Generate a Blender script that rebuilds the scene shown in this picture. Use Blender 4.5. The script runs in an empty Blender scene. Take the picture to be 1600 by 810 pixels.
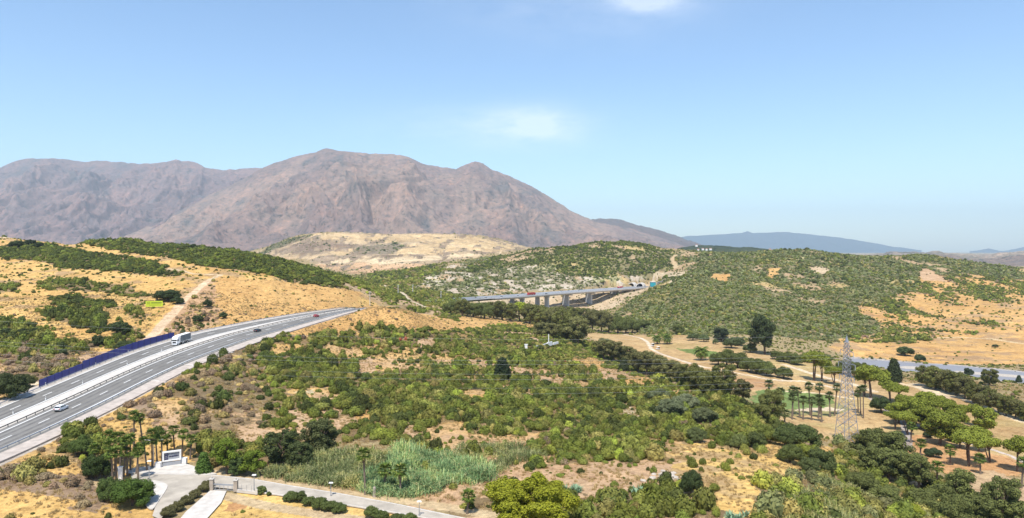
import bpy, bmesh, math, random
import numpy as np
from mathutils import Vector, Matrix
R = math.radians
random.seed(7)
rng = np.random.default_rng(11)
sc = bpy.context.scene
COL = sc.collection

# ------------------------------------------------------------------ camera
F = 1067.0; CH = 100.0; HOR = 392.0
cam_d = bpy.data.cameras.new('camera'); cam = bpy.data.objects.new('camera', cam_d)
COL.objects.link(cam); sc.camera = cam
cam.location = (0, 0, CH); cam.rotation_euler = (R(90), 0, 0)
cam_d.sensor_width = 36.0; cam_d.lens = 36.0 * F / 1600.0
cam_d.shift_y = -(405.0 - HOR) / 1600.0
cam_d.clip_start = 1.0; cam_d.clip_end = 200000.0

# ------------------------------------------------------------------ sky, sun, exposure
SUN_EL, SUN_AZ = 63.0, 14.0
w = bpy.data.worlds.new('World'); sc.world = w; w.use_nodes = True
nt = w.node_tree; N = nt.nodes; L = nt.links
bg = N['Background']
sky = N.new('ShaderNodeTexSky'); sky.sky_type = 'NISHITA'; sky.sun_disc = False
sky.sun_elevation = R(SUN_EL); sky.sun_rotation = R(180 + SUN_AZ)
sky.air_density = 1.0; sky.dust_density = 0.6; sky.ozone_density = 2.2; sky.altitude = 50
# thin high cloud wisps, given by their direction in the sky
tc = N.new('ShaderNodeTexCoord')
def dmath(op, a=None, b=None, c=None, tree=nt):
    n = tree.nodes.new('ShaderNodeMath'); n.operation = op
    for i, v in enumerate((a, b, c)):
        if v is None: continue
        if isinstance(v, (int, float)): n.inputs[i].default_value = v
        else: tree.links.new(v, n.inputs[i])
    return n.outputs[0]
sep = N.new('ShaderNodeSeparateXYZ'); L.new(tc.outputs['Generated'], sep.inputs[0])
def blob(x0, z0, sx, sz):
    tx = dmath('DIVIDE', sep.outputs[0], sep.outputs[1]); tz = dmath('DIVIDE', sep.outputs[2], sep.outputs[1])
    a = dmath('POWER', dmath('DIVIDE', dmath('SUBTRACT', tx, x0), sx), 2.0)
    b = dmath('POWER', dmath('DIVIDE', dmath('SUBTRACT', tz, z0), sz), 2.0)
    e = dmath('EXPONENT', dmath('MULTIPLY', dmath('ADD', a, b), -1.0))
    return dmath('MULTIPLY', e, dmath('GREATER_THAN', sep.outputs[1], 0.0))
nz = N.new('ShaderNodeTexNoise'); nz.inputs['Scale'].default_value = 14; nz.inputs['Detail'].default_value = 9; nz.inputs['Roughness'].default_value = .62
mp = N.new('ShaderNodeMapping'); mp.inputs['Scale'].default_value = (1, 1, 3.2)
L.new(tc.outputs['Generated'], mp.inputs[0]); L.new(mp.outputs[0], nz.inputs['Vector'])
cl = dmath('ADD', blob(0.03, 0.185, .062, .022), dmath('ADD', dmath('MULTIPLY', blob(-0.03, 0.178, .15, .03), .35), dmath('ADD', blob(0.2, 0.368, .05, .018), dmath('MULTIPLY', blob(0.12, 0.36, .2, .05), .22))))
cl = dmath('MULTIPLY', cl, dmath('MAXIMUM', dmath('MULTIPLY', dmath('SUBTRACT', nz.outputs[0], .22), 1.5), 0.0))
mixc = N.new('ShaderNodeMixRGB'); L.new(dmath('MINIMUM', cl, 0.42), mixc.inputs[0])
tint = N.new('ShaderNodeMixRGB'); tint.blend_type = 'MULTIPLY'; tint.inputs[0].default_value = 1.0
tint.inputs[2].default_value = (.90, .985, 1.02, 1)
L.new(sky.outputs[0], tint.inputs[1])
L.new(tint.outputs[0], mixc.inputs[1]); mixc.inputs[2].default_value = (6.4, 6.6, 6.8, 1)
L.new(mixc.outputs[0], bg.inputs['Color']); bg.inputs['Strength'].default_value = 0.15
sun_d = bpy.data.lights.new('sun', 'SUN'); sun = bpy.data.objects.new('sun', sun_d); COL.objects.link(sun)
sun_d.energy = 4.6; sun_d.angle = R(0.5); sun_d.color = (1.0, 0.95, 0.87)
sun.rotation_euler = (R(90 - SUN_EL), 0, R(-SUN_AZ)); sun.location = (0, -50, 400)
sc.view_settings.view_transform = 'Standard'; sc.view_settings.look = 'None'
sc.view_settings.gamma = 1.0; sc.view_settings.use_curve_mapping = False
sc.view_settings.exposure = 0.50
try:
    sc.cycles.max_bounces = 5; sc.cycles.diffuse_bounces = 2; sc.cycles.glossy_bounces = 2
    sc.cycles.transparent_max_bounces = 8; sc.cycles.volume_bounces = 0
    sc.cycles.use_adaptive_sampling = True
except Exception: pass

# ------------------------------------------------------------------ helpers
def tag(o, label=None, cat=None, group=None, kind=None):
    if label: o['label'] = label
    if cat: o['category'] = cat
    if group: o['group'] = group
    if kind: o['kind'] = kind
    return o
def link(name, me, parent=None, loc=None):
    o = bpy.data.objects.new(name, me); COL.objects.link(o)
    if parent is not None: o.parent = parent
    if loc is not None: o.location = loc
    return o
def empty(name, loc=(0, 0, 0), rz=0.0):
    o = bpy.data.objects.new(name, None); COL.objects.link(o); o.location = loc; o.rotation_euler = (0, 0, rz)
    o.empty_display_size = 0.5
    return o
class MB:
    def __init__(s): s.v = []; s.f = []; s.m = []
    def add(s, vs, fs, mi=0):
        o = len(s.v); s.v.extend([tuple(v) for v in vs]); s.f.extend([tuple(i + o for i in f) for f in fs]); s.m.extend([mi] * len(fs))
    def box(s, c, d, rz=0.0, mi=0, top=None):
        cx, cy, cz = c; hx, hy, hz = d[0] / 2, d[1] / 2, d[2] / 2; ca, sa = math.cos(rz), math.sin(rz)
        tx, ty = top if top else (1, 1)
        vs = []
        for z, fx, fy in ((-hz, 1, 1), (hz, tx, ty)):
            for x, y in ((-hx * fx, -hy * fy), (hx * fx, -hy * fy), (hx * fx, hy * fy), (-hx * fx, hy * fy)):
                vs.append((cx + x * ca - y * sa, cy + x * sa + y * ca, cz + z))
        s.add(vs, [(0, 3, 2, 1), (4, 5, 6, 7), (0, 1, 5, 4), (1, 2, 6, 5), (2, 3, 7, 6), (3, 0, 4, 7)], mi)
    def tube(s, p, q, r, r2=None, n=6, mi=0, cap=True):
        p = Vector(p); q = Vector(q); r2 = r if r2 is None else r2
        d = (q - p)
        if d.length < 1e-6: return
        d.normalize(); a = d.orthogonal().normalized(); b = d.cross(a); vs = []
        for c, rr in ((p, r), (q, r2)):
            for k in range(n):
                t = 2 * math.pi * k / n; vs.append(c + a * (rr * math.cos(t)) + b * (rr * math.sin(t)))
        fs = [(k, (k + 1) % n, n + (k + 1) % n, n + k) for k in range(n)]
        if cap: fs += [tuple(range(n - 1, -1, -1)), tuple(range(n, 2 * n))]
        s.add(vs, fs, mi)
    def path(s, pts, rs, n=6, mi=0):
        for i in range(len(pts) - 1): s.tube(pts[i], pts[i + 1], rs[i], rs[i + 1], n, mi, cap=(i == len(pts) - 2))
    def prism(s, prof, y0, y1, mi=0, axis='y'):
        n = len(prof)
        vs = [(x, y0, z) for x, z in prof] + [(x, y1, z) for x, z in prof]
        if axis == 'x': vs = [(y, x, z) for x, y, z in vs]
        fs = [(k, (k + 1) % n, n + (k + 1) % n, n + k) for k in range(n)] + [tuple(range(n - 1, -1, -1)), tuple(range(n, 2 * n))]
        s.add(vs, fs, mi)
    def mesh(s, name, mats):
        me = bpy.data.meshes.new(name); me.from_pydata(s.v, [], s.f)
        if not isinstance(mats, (list, tuple)): mats = [mats]
        for m in mats: me.materials.append(m)
        if len(mats) > 1: me.polygons.foreach_set('material_index', s.m)
        bm = bmesh.new(); bm.from_mesh(me); bmesh.ops.recalc_face_normals(bm, faces=bm.faces); bm.to_mesh(me); bm.free()
        me.update(); return me
    def build(s, name, mats, parent=None, loc=None): return link(name, s.mesh(name, mats), parent, loc)
def quads_mesh(name, V, mats, mi=None, smooth=False):
    """V: (n,4,3) array of quads"""
    n = len(V); me = bpy.data.meshes.new(name)
    me.vertices.add(n * 4); me.vertices.foreach_set('co', np.ascontiguousarray(V, dtype=np.float32).ravel())
    me.loops.add(n * 4); me.loops.foreach_set('vertex_index', np.arange(n * 4, dtype=np.int32))
    me.polygons.add(n); me.polygons.foreach_set('loop_start', np.arange(0, n * 4, 4, dtype=np.int32))
    for m in (mats if isinstance(mats, (list, tuple)) else [mats]): me.materials.append(m)
    if mi is not None: me.polygons.foreach_set('material_index', np.asarray(mi, dtype=np.int32))
    me.update(calc_edges=True); return me
def grid_mesh(name, X, Y, Z, mat, colors=None, smooth=True):
    nr, nc = X.shape; me = bpy.data.meshes.new(name)
    co = np.stack([X, Y, Z], -1).astype(np.float32).ravel()
    idx = np.arange(nr * nc, dtype=np.int32).reshape(nr, nc)
    q = np.stack([idx[:-1, :-1], idx[:-1, 1:], idx[1:, 1:], idx[1:, :-1]], -1).reshape(-1, 4)
    me.vertices.add(nr * nc); me.vertices.foreach_set('co', co)
    me.loops.add(len(q) * 4); me.loops.foreach_set('vertex_index', q.ravel())
    me.polygons.add(len(q)); me.polygons.foreach_set('loop_start', np.arange(0, len(q) * 4, 4, dtype=np.int32))
    me.polygons.foreach_set('use_smooth', np.full(len(q), smooth, dtype=bool))
    me.update(calc_edges=True)
    if colors is not None:
        a = me.color_attributes.new('Col', 'FLOAT_COLOR', 'POINT')
        c = np.ones((nr * nc, 4), dtype=np.float32); c[:, :3] = colors.reshape(-1, 3); a.data.foreach_set('color', c.ravel())
    me.materials.append(mat); return me

def h2(ix, iy, seed):
    n = (ix.astype(np.int64) * 374761393 + iy.astype(np.int64) * 668265263 + seed * 974711) & 0x7fffffff
    n = ((n ^ (n >> 13)) * 1274126177) & 0x7fffffff
    return ((n ^ (n >> 16)) & 0xffff) / 65535.0
def vnoise(x, y, seed=0):
    x = np.asarray(x, float); y = np.asarray(y, float)
    ix = np.floor(x); iy = np.floor(y); fx = x - ix; fy = y - iy
    fx = fx * fx * (3 - 2 * fx); fy = fy * fy * (3 - 2 * fy)
    a = h2(ix, iy, seed); b = h2(ix + 1, iy, seed); c = h2(ix, iy + 1, seed); d = h2(ix + 1, iy + 1, seed)
    return (a * (1 - fx) + b * fx) * (1 - fy) + (c * (1 - fx) + d * fx) * fy
def fbm(x, y, oct=4, seed=0, gain=.5):
    s = 0; a = 1; t = 0
    for k in range(oct): s = s + a * (vnoise(x, y, seed + k * 17) * 2 - 1); t += a; a *= gain; x = x * 2.03 + 3.1; y = y * 2.03 + 7.7
    return s / t
def ridged(x, y, oct=4, seed=0, gain=.5):
    s = 0; a = 1; t = 0
    for k in range(oct): s = s + a * (1 - np.abs(vnoise(x, y, seed + k * 31) * 2 - 1) * 1.6); t += a; a *= gain; x = x * 2.07 + 5.3; y = y * 2.07 + 1.9
    return s / t
def sstep(x, a, b):
    t = np.clip((x - a) / (b - a), 0, 1); return t * t * (3 - 2 * t)

# ------------------------------------------------------------------ materials
def new_mat(name):
    m = bpy.data.materials.new(name); m.use_nodes = True
    return m, m.node_tree, m.node_tree.nodes['Principled BSDF']
def simple(name, col, rough=.6, metal=0.0, vary=0.12, scale=2.0, spec=.4):
    m, t, b = new_mat(name)
    b.inputs['Roughness'].default_value = rough; b.inputs['Metallic'].default_value = metal
    b.inputs['Specular IOR Level'].default_value = spec
    tcn = t.nodes.new('ShaderNodeTexCoord'); n = t.nodes.new('ShaderNodeTexNoise'); n.inputs['Scale'].default_value = scale; n.inputs['Detail'].default_value = 5
    t.links.new(tcn.outputs['Object'], n.inputs['Vector'])
    cr = t.nodes.new('ShaderNodeValToRGB'); t.links.new(n.outputs[0], cr.inputs[0])
    cr.color_ramp.elements[0].position = .3; cr.color_ramp.elements[1].position = .7
    cr.color_ramp.elements[0].color = (*[max(0, c * (1 - vary)) for c in col], 1); cr.color_ramp.elements[1].color = (*[min(1, c * (1 + vary)) for c in col], 1)
    t.links.new(cr.outputs[0], b.inputs['Base Color']); return m
def tnoise(t, scale, detail=4, rough=.55, vec=None, mapping=None):
    n = t.nodes.new('ShaderNodeTexNoise'); n.inputs['Scale'].default_value = scale; n.inputs['Detail'].default_value = detail; n.inputs['Roughness'].default_value = rough
    if vec is None:
        c = t.nodes.new('ShaderNodeTexCoord'); vec = c.outputs['Object']
    if mapping:
        mm = t.nodes.new('ShaderNodeMapping'); mm.inputs['Scale'].default_value = mapping; t.links.new(vec, mm.inputs[0]); vec = mm.outputs[0]
    t.links.new(vec, n.inputs['Vector']); return n.outputs[0]
def ramp(t, fac, stops):
    cr = t.nodes.new('ShaderNodeValToRGB'); t.links.new(fac, cr.inputs[0]); e = cr.color_ramp.elements
    e[0].position = stops[0][0]; e[0].color = (*stops[0][1], 1); e[1].position = stops[-1][0]; e[1].color = (*stops[-1][1], 1)
    for p, c in stops[1:-1]: x = e.new(p); x.color = (*c, 1)
    return cr.outputs[0]
def mixrgb(t, mode, f, a, b):
    n = t.nodes.new('ShaderNodeMixRGB'); n.blend_type = mode
    for i, v in enumerate((f, a, b)):
        if isinstance(v, (int, float)): n.inputs[i].default_value = v
        elif isinstance(v, tuple): n.inputs[i].default_value = (*v, 1)
        else: t.links.new(v, n.inputs[i])
    return n.outputs[0]
def g1(v): return (v, v, v)

# ground: vertex tint x several scales of noise
MG, t, b = new_mat('dry_ground'); b.inputs['Roughness'].default_value = .95; b.inputs['Specular IOR Level'].default_value = .1
at = t.nodes.new('ShaderNodeAttribute'); at.attribute_name = 'Col'
c = mixrgb(t, 'MULTIPLY', 1.0, at.outputs['Color'], ramp(t, tnoise(t, .9, 6, .7), [(.3, g1(.72)), (.5, g1(1.0)), (.72, g1(1.28))]))
c = mixrgb(t, 'MULTIPLY', 1.0, c, ramp(t, tnoise(t, .06, 5, .6), [(.3, (.86, .80, .74)), (.55, (1, 1, 1)), (.75, (1.1, 1.08, 1.0))]))
c = mixrgb(t, 'MULTIPLY', 1.0, c, ramp(t, tnoise(t, .012, 3), [(.3, (.95, .90, .86)), (.7, (1.05, 1.05, 1.05))]))
c = mixrgb(t, 'MULTIPLY', 1.0, c, ramp(t, tnoise(t, .28, 9, .72), [(.38, (.66, .60, .56)), (.47, (.95, .93, .9)), (.6, (1.04, 1.02, 1.0)), (.72, (1.22, 1.2, 1.1))]))
c = mixrgb(t, 'MULTIPLY', 1.0, c, ramp(t, tnoise(t, 2.6, 4, .7), [(.33, g1(.68)), (.45, g1(1.0)), (.7, g1(1.12))]))
t.links.new(c, b.inputs['Base Color'])
bp = t.nodes.new('ShaderNodeBump'); bp.inputs['Strength'].default_value = .9; bp.inputs['Distance'].default_value = .5
t.links.new(tnoise(t, .7, 8, .7), bp.inputs['Height']); t.links.new(bp.outputs[0], b.inputs['Normal'])

# mountain rock / heath
def mountain_mat(name, stops, s=1.0):
    m, t, b = new_mat(name); b.inputs['Roughness'].default_value = 1; b.inputs['Specular IOR Level'].default_value = .05
    at = t.nodes.new('ShaderNodeAttribute'); at.attribute_name = 'Col'
    c = mixrgb(t, 'MULTIPLY', 1.0, at.outputs['Color'], ramp(t, tnoise(t, .004 * s, 8, .68), stops))
    c = mixrgb(t, 'MULTIPLY', 1.0, c, ramp(t, tnoise(t, .02 * s, 6, .75), [(.38, (.42, .50, .52)), (.46, (.95, .97, .97)), (.55, (1.02, 1, 1)), (.66, (1.5, 1.36, 1.25))]))
    t.links.new(c, b.inputs['Base Color'])
    bp = t.nodes.new('ShaderNodeBump'); bp.inputs['Strength'].default_value = 1; bp.inputs['Distance'].default_value = 45 / s
    t.links.new(tnoise(t, .006 * s, 9, .68), bp.inputs['Height']); t.links.new(bp.outputs[0], b.inputs['Normal'])
    return m
MMT = mountain_mat('mountain_rock', [(.36, (.76, .82, .85)), (.48, (.96, .97, .98)), (.56, (1.03, 1, .98)), (.68, (1.2, 1.1, 1.04))])

# foliage: colour from the attribute tone (custom property or instance attribute)
def foliage(name, transl=.15, spread=.35):
    m, t, b = new_mat(name); b.inputs['Roughness'].default_value = .75; b.inputs['Specular IOR Level'].default_value = .15
    at = t.nodes.new('ShaderNodeAttribute'); at.attribute_type = 'INSTANCER'; at.attribute_name = 'tone'
    ge = t.nodes.new('ShaderNodeNewGeometry')
    c = mixrgb(t, 'MULTIPLY', 1.0, at.outputs['Color'], ramp(t, ge.outputs['Random Per Island'], [(0, g1(1 - spread)), (.6, g1(1.0)), (1, (1 + spread * 1.5, 1 + spread * 1.4, 1 + spread))]))
    t.links.new(c, b.inputs['Base Color'])
    tr = t.nodes.new('ShaderNodeBsdfTranslucent'); t.links.new(c, tr.inputs[0])
    mx = t.nodes.new('ShaderNodeMixShader'); mx.inputs[0].default_value = transl
    t.links.new(b.outputs[0], mx.inputs[1]); t.links.new(tr.outputs[0], mx.inputs[2]); t.links.new(mx.outputs[0], t.nodes['Material Output'].inputs[0])
    return m
MF = foliage('scrub_leaves', .10, .24)
MTREE = foliage('tree_leaves', .12, .26)
MBARK = simple('bark', (.13, .09, .065), .95, vary=.35, scale=3)
MPBARK = simple('palm_bark', (.16, .12, .09), .95, vary=.3, scale=4)
def flat_foliage(name, cols, transl=.12, patch=None):
    m, t, b = new_mat(name); b.inputs['Roughness'].default_value = .7; b.inputs['Specular IOR Level'].default_value = .1
    ge = t.nodes.new('ShaderNodeNewGeometry')
    c = ramp(t, ge.outputs['Random Per Island'], cols)
    if patch: c = mixrgb(t, 'MULTIPLY', 1.0, c, ramp(t, tnoise(t, patch, 4, .6), [(.36, (.55, .60, .55)), (.5, (1, 1, 1)), (.62, (1.35, 1.2, 1.0))]))
    t.links.new(c, b.inputs['Base Color'])
    tr = t.nodes.new('ShaderNodeBsdfTranslucent'); t.links.new(c, tr.inputs[0])
    mx = t.nodes.new('ShaderNodeMixShader'); mx.inputs[0].default_value = transl
    t.links.new(b.outputs[0], mx.inputs[1]); t.links.new(tr.outputs[0], mx.inputs[2]); t.links.new(mx.outputs[0], t.nodes['Material Output'].inputs[0])
    return m
MFROND = flat_foliage('palm_frond', [(0, (.04, .075, .012)), (.55, (.095, .145, .024)), (.85, (.17, .20, .04)), (1, (.34, .30, .09))])
MFROND2 = flat_foliage('dark_palm_frond', [(0, (.04, .06, .02)), (.6, (.08, .11, .03)), (1, (.17, .18, .07))])
MSKIRT = flat_foliage('dead_frond', [(0, (.18, .12, .06)), (1, (.40, .30, .17))])
MREED = flat_foliage('reed_blades', [(0, (.16, .26, .09)), (.5, (.28, .42, .19)), (.8, (.42, .50, .22)), (1, (.5, .46, .22))], patch=.16)
MREED2 = flat_foliage('reed_blades_pale', [(0, (.14, .18, .06)), (.5, (.27, .30, .12)), (1, (.46, .43, .21))], patch=.16)
MTUFT = flat_foliage('dry_grass_blades', [(0, (.30, .20, .09)), (.5, (.44, .31, .14)), (1, (.58, .44, .22))])
# road
MASPH, t, b = new_mat('asphalt'); b.inputs['Roughness'].default_value = .95; b.inputs['Specular IOR Level'].default_value = .1
c = mixrgb(t, 'MULTIPLY', 1.0, ramp(t, tnoise(t, .05, 4), [(.3, (.165, .155, .14)), (.7, (.225, .215, .20))]), ramp(t, tnoise(t, 3, 6, .7), [(.3, g1(.85)), (.7, g1(1.15))]))
t.links.new(c, b.inputs['Base Color'])
MASPH2 = simple('worn_asphalt', (.38, .335, .275), .9, vary=.2, scale=.35)
MCONC = simple('pale_concrete', (.50, .46, .41), .85, vary=.16, scale=.6)
MCONC2 = simple('median_concrete', (.42, .38, .33), .85, vary=.14, scale=.25)
MGRAV = simple('gravel_verge', (.42, .36, .31), .95, vary=.2, scale=.5)
MPAINT = simple('white_paint', (.74, .73, .70), .6, vary=.08)
MWHITE = simple('white_plaster', (.78, .76, .73), .7, vary=.04)
MSTEEL = simple('galvanised_steel', (.42, .43, .45), .45, .6, vary=.1)
MDKSTEEL = simple('weathered_steel', (.14, .13, .12), .6, .3, vary=.2)
MPYL = simple('pylon_steel', (.30, .31, .35), .5, .35, vary=.08)
MWIRE = simple('aluminium_wire', (.45, .45, .43), .5, .2, vary=.02)
MBLUE = simple('navy_panel', (.010, .022, .23), .35, vary=.12, scale=.5)
MCARW = simple('white_car_paint', (.8, .8, .8), .25, vary=.02, spec=.6)
MCARB = simple('black_car_paint', (.012, .012, .014), .2, vary=.02, spec=.6)
MCARR = simple('red_car_paint', (.5, .03, .03), .3, vary=.02, spec=.6)
MGLASS = simple('dark_glass', (.02, .025, .03), .08, vary=.02, spec=.8)
MTYRE = simple('tyre_rubber', (.02, .02, .02), .85, vary=.1)
MTRUCK = simple('grey_tarpaulin', (.13, .145, .155), .6, vary=.18, scale=.5)
MBLACK = simple('black_plastic', (.02, .02, .02), .5, vary=.1)
MLIGHTR = simple('red_lens', (.5, .02, .02), .25, vary=.02)
MLIGHTW = simple('clear_lens', (.7, .7, .68), .1, vary=.02)
MYEL = simple('yellow_board', (.52, .62, .04), .55, vary=.05)
MOLIVE = simple('dark_print', (.16, .22, .02), .6, vary=.05)
MNAVY = simple('navy_print', (.03, .03, .08), .5, vary=.05)
MGREY = simple('grey_print', (.33, .34, .36), .5, vary=.1)
MTERR = simple('terracotta', (.36, .16, .09), .8, vary=.15)
MTEAL = simple('teal_sheet', (.03, .30, .36), .5, vary=.05)
MSTONE = simple('stone', (.36, .30, .24), .9, vary=.2, scale=1.5)
MROCK = simple('pale_rock', (.40, .35, .29), .9, vary=.25, scale=1.2)
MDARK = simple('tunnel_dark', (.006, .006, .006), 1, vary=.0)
MWOOD = simple('pole_concrete', (.52, .50, .46), .8, vary=.1)
MWATER, t, b = new_mat('shallow_water'); b.inputs['Base Color'].default_value = (.23, .225, .235, 1); b.inputs['Roughness'].default_value = .5; b.inputs['Specular IOR Level'].default_value = .2
bp = t.nodes.new('ShaderNodeBump'); bp.inputs['Strength'].default_value = .3; bp.inputs['Distance'].default_value = .3
t.links.new(tnoise(t, .4, 5), bp.inputs['Height']); t.links.new(bp.outputs[0], b.inputs['Normal'])
# ------------------------------------------------------------------ terrain
# survey points: (picture x, distance, height)
SP = []
def sp(px, *rows):
    for py, d in rows: SP.append((px, d, CH - (py - HOR) * d / F))
def spz(px, *rows):
    for d, z in rows: SP.append((px, d, z))
for px in (-260, 0):
    sp(px, (810, 128), (700, 159), (637, 200), (600, 228), (520, 330), (430, 520), (400, 620), (371, 760)); spz(px, (60, 51), (900, 100), (1300, 55), (2200, 40), (3600, 60), (9000, 60))
sp(200, (810, 128), (760, 144), (735, 155), (690, 168), (625, 205), (572, 262), (540, 300), (500, 355), (430, 500), (395, 610), (374, 700)); spz(200, (60, 51), (900, 85), (1300, 50), (2200, 40), (3600, 70), (9000, 60))
sp(300, (555, 262), (528, 318), (505, 360), (430, 470), (388, 640)); spz(300, (850, 70))
sp(400, (800, 131), (750, 149), (700, 172), (650, 203), (600, 242), (555, 290), (524, 328), (503, 368), (470, 425), (440, 470), (398, 640)); spz(400, (60, 51), (850, 62), (1300, 45), (2000, 45), (3600, 70), (9000, 60))
sp(480, (503, 365), (490, 400), (470, 470), (450, 500), (416, 640)); spz(480, (830, 55))
sp(575, (800, 131), (770, 142), (700, 175), (650, 215), (600, 265), (550, 335), (510, 385), (478, 412)); spz(575, (455, 56), (500, 53), (60, 51)); sp(546, (481, 402)); sp(556, (476, 408)); sp(600, (474, 418)); sp(640, (482, 430))
sp(560, (462, 520), (440, 640)); spz(560, (900, 48))
sp(620, (445, 950), (430, 1350), (405, 1900), (384, 2350), (367.5, 2600)); sp(480, (368, 2600), (388, 2380)); sp(560, (366.5, 2600), (385, 2360)); sp(690, (368, 2600), (386, 2330)); spz(620, (500, 50), (3600, 70), (9000, 60))
sp(440, (392, 2500), (379, 2700)); sp(405, (394, 2700)); spz(440, (2000, 50)); sp(540, (415, 1850), (366, 2650)); sp(740, (370, 2600), (395, 2050)); sp(770, (373, 2580)); sp(806, (388, 2500)); sp(840, (398, 2500))
sp(900, (404, 2600)); spz(960, (2600, 40))
sp(700, (800, 131), (740, 152), (690, 182), (640, 226), (590, 290), (540, 380), (506, 470), (488, 590)); spz(700, (60, 51), (850, 38), (980, 41), (1600, 60), (9000, 60)); sp(700, (440, 1080), (415, 1260), (403, 1400))
sp(850, (800, 131), (750, 150), (700, 180), (650, 225), (600, 290), (560, 370), (535, 430), (520, 540)); spz(850, (60, 51), (880, 14), (1000, 14), (1700, 80)); sp(850, (450, 1140), (420, 1260), (383, 1500))
sp(940, (373, 1520), (400, 1370), (440, 1180), (525, 600)); spz(940, (860, 10), (1010, 8), (1750, 90))
sp(1000, (450, 1175), (430, 1240), (560, 480), (590, 380), (640, 260), (690, 190), (750, 150), (800, 128), (380, 1540)); spz(1000, (60, 51), (720, 18), (880, 25), (1040, 38), (1800, 70), (9000, 60))
sp(1100, (800, 128), (740, 157), (690, 192), (650, 230), (610, 290), (590, 350), (560, 470), (540, 530), (525, 600), (480, 800), (440, 1000), (415, 1200), (393, 1500)); spz(1100, (60, 51), (1800, 70), (3000, 60))
sp(1250, (800, 132), (760, 152), (710, 188), (690, 218), (660, 290), (630, 335), (590, 400), (560, 480), (545, 540), (530, 600), (500, 700), (450, 950), (420, 1150), (391, 1500)); spz(1250, (60, 50), (1800, 60), (9000, 60))
sp(1330, (800, 145), (750, 182), (705, 248), (660, 290), (620, 350), (590, 410), (560, 520))
sp(1450, (805, 168), (760, 200), (700, 250), (640, 318), (610, 372), (545, 600), (525, 690), (500, 800), (450, 1000), (425, 1150), (399, 1450)); spz(1450, (60, 44), (430, 20), (480, 14), (520, 13.5), (1800, 55), (9000, 60))
sp(1600, (805, 176), (760, 206), (700, 255), (650, 316), (520, 700), (480, 850), (440, 1100), (423, 1280)); spz(1600, (60, 40), (380, 22), (430, 15), (470, 14), (520, 14), (1800, 30), (9000, 60))
sp(1860, (805, 180), (700, 260), (650, 320), (520, 700), (480, 850), (450, 1150)); spz(1860, (60, 38), (430, 15), (1800, 20), (9000, 60))
SP = np.array(SP)
def nodes(t, d): return np.stack([3.0 * t, 1.15 * np.log(d)], -1)
_P = nodes((SP[:, 0] - 800) / F, SP[:, 1])
def phi(r2): return np.sqrt(r2 + .008)
_A = phi(((_P[:, None] - _P[None]) ** 2).sum(-1))
_A -= np.eye(len(_P)) * 0.02
_W = np.linalg.solve(np.block([[_A, np.ones((len(_P), 1))], [np.ones((1, len(_P))), np.zeros((1, 1))]]), np.append(SP[:, 2] / SP[:, 1] ** .5, 0))
def base_z(t, d):
    q = nodes(t, d); sh = q.shape[:-1]; q = q.reshape(-1, 2); out = np.empty(len(q))
    for i in range(0, len(q), 40000):
        c = q[i:i + 40000]; r2 = (c[:, :1] - _P[None, :, 0]) ** 2 + (c[:, 1:] - _P[None, :, 1]) ** 2
        out[i:i + 40000] = phi(r2) @ _W[:-1] + _W[-1]
    return out.reshape(sh) * d ** .5

# fan grid: columns by tangent inside the view, by angle round the back; rows by distance
tin = np.linspace(-.86, .86, 1180)
ain = np.arctan(tin); aout = np.linspace(ain[-1], 2 * np.pi + ain[0], 90)[1:-1]
ANG = np.concatenate([ain, aout, [ain[0] + 2 * np.pi]])
RAD = np.concatenate([np.geomspace(2, 95, 14)[:-1], np.geomspace(95, 1700, 800)[:-1], np.geomspace(1700, 3400, 130)[:-1], np.geomspace(3400, 22500, 30)])
AA, RR = np.meshgrid(ANG, RAD)
def to_td(X, Y):
    a = np.arctan2(X, Y); r = np.hypot(X, Y); ac = np.clip(np.abs(a), 0, .80)
    return np.tan(ac) * np.sign(a) * np.where(np.abs(a) > .8, np.clip((np.pi - np.abs(a)) / (np.pi - .8), 0, 1), 1), r * np.cos(ac)
# inside the view the rows run at equal depth, not equal range
DD = RR.copy(); inv = np.abs(np.where(AA > np.pi, AA - 2 * np.pi, AA)) <= .80
XX = np.where(inv, RR * np.tan(np.where(inv, AA, 0)), RR * np.sin(AA) / math.cos(.8)); YY = np.where(inv, RR, RR * np.cos(AA) / math.cos(.8))
TT, DD = to_td(XX, YY); DD = np.maximum(DD, 55)
def detail(X, Y, t, d):
    """small relief added to the surveyed surface"""
    far = sstep(d, 620, 900) * (1 - sstep(d, 2400, 3400))
    lefth = sstep(d, 380, 560) * (1 - sstep(t, -.3, -.2))
    z = fbm(X / 22, Y / 22, 4, 3) * .9 + fbm(X / 6, Y / 6, 3, 5) * .28
    g = ridged(X / 150 + .6 * fbm(X / 200, Y / 200, 2, 8), Y / 210, 4, 9) - .35
    z = z + far * (g * 9 + fbm(X / 40, Y / 40, 4, 12) * 3) + lefth * fbm(X / 70, Y / 90, 4, 14) * 3
    q = sstep(d, 1700, 2000) * (1 - sstep(d, 2800, 3300)) * (1 - sstep(np.abs(t + .17), .2, .26))
    z = z + q * (-14 + ridged(X / 70, Y / 60, 5, 21, .6) * 12 + 13 * sstep(np.mod((d + 30 * vnoise(X / 60, Y / 60, 5)) / 95.0, 1.0), .25, .4))
    ct = sstep(t, -.46, -.40) * (1 - sstep(t, -.25, -.22)) * sstep(d, 400, 430) * (1 - sstep(d, 520, 600))
    z = z + ct * (ridged((X + Y * .25) / 13, Y / 60, 4, 24) * 1.6)
    return z
Z0 = base_z(TT, DD)
flat = sstep(TT, .08, .12) * sstep(DD, 250, 300) * (1 - sstep(DD, 620, 720))
ZZ = Z0 + detail(XX, YY, TT, DD) * (1 - .75 * flat)
farm = sstep(RR, 6000, 9000); ZZ = ZZ * (1 - farm) + 40 * farm

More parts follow.
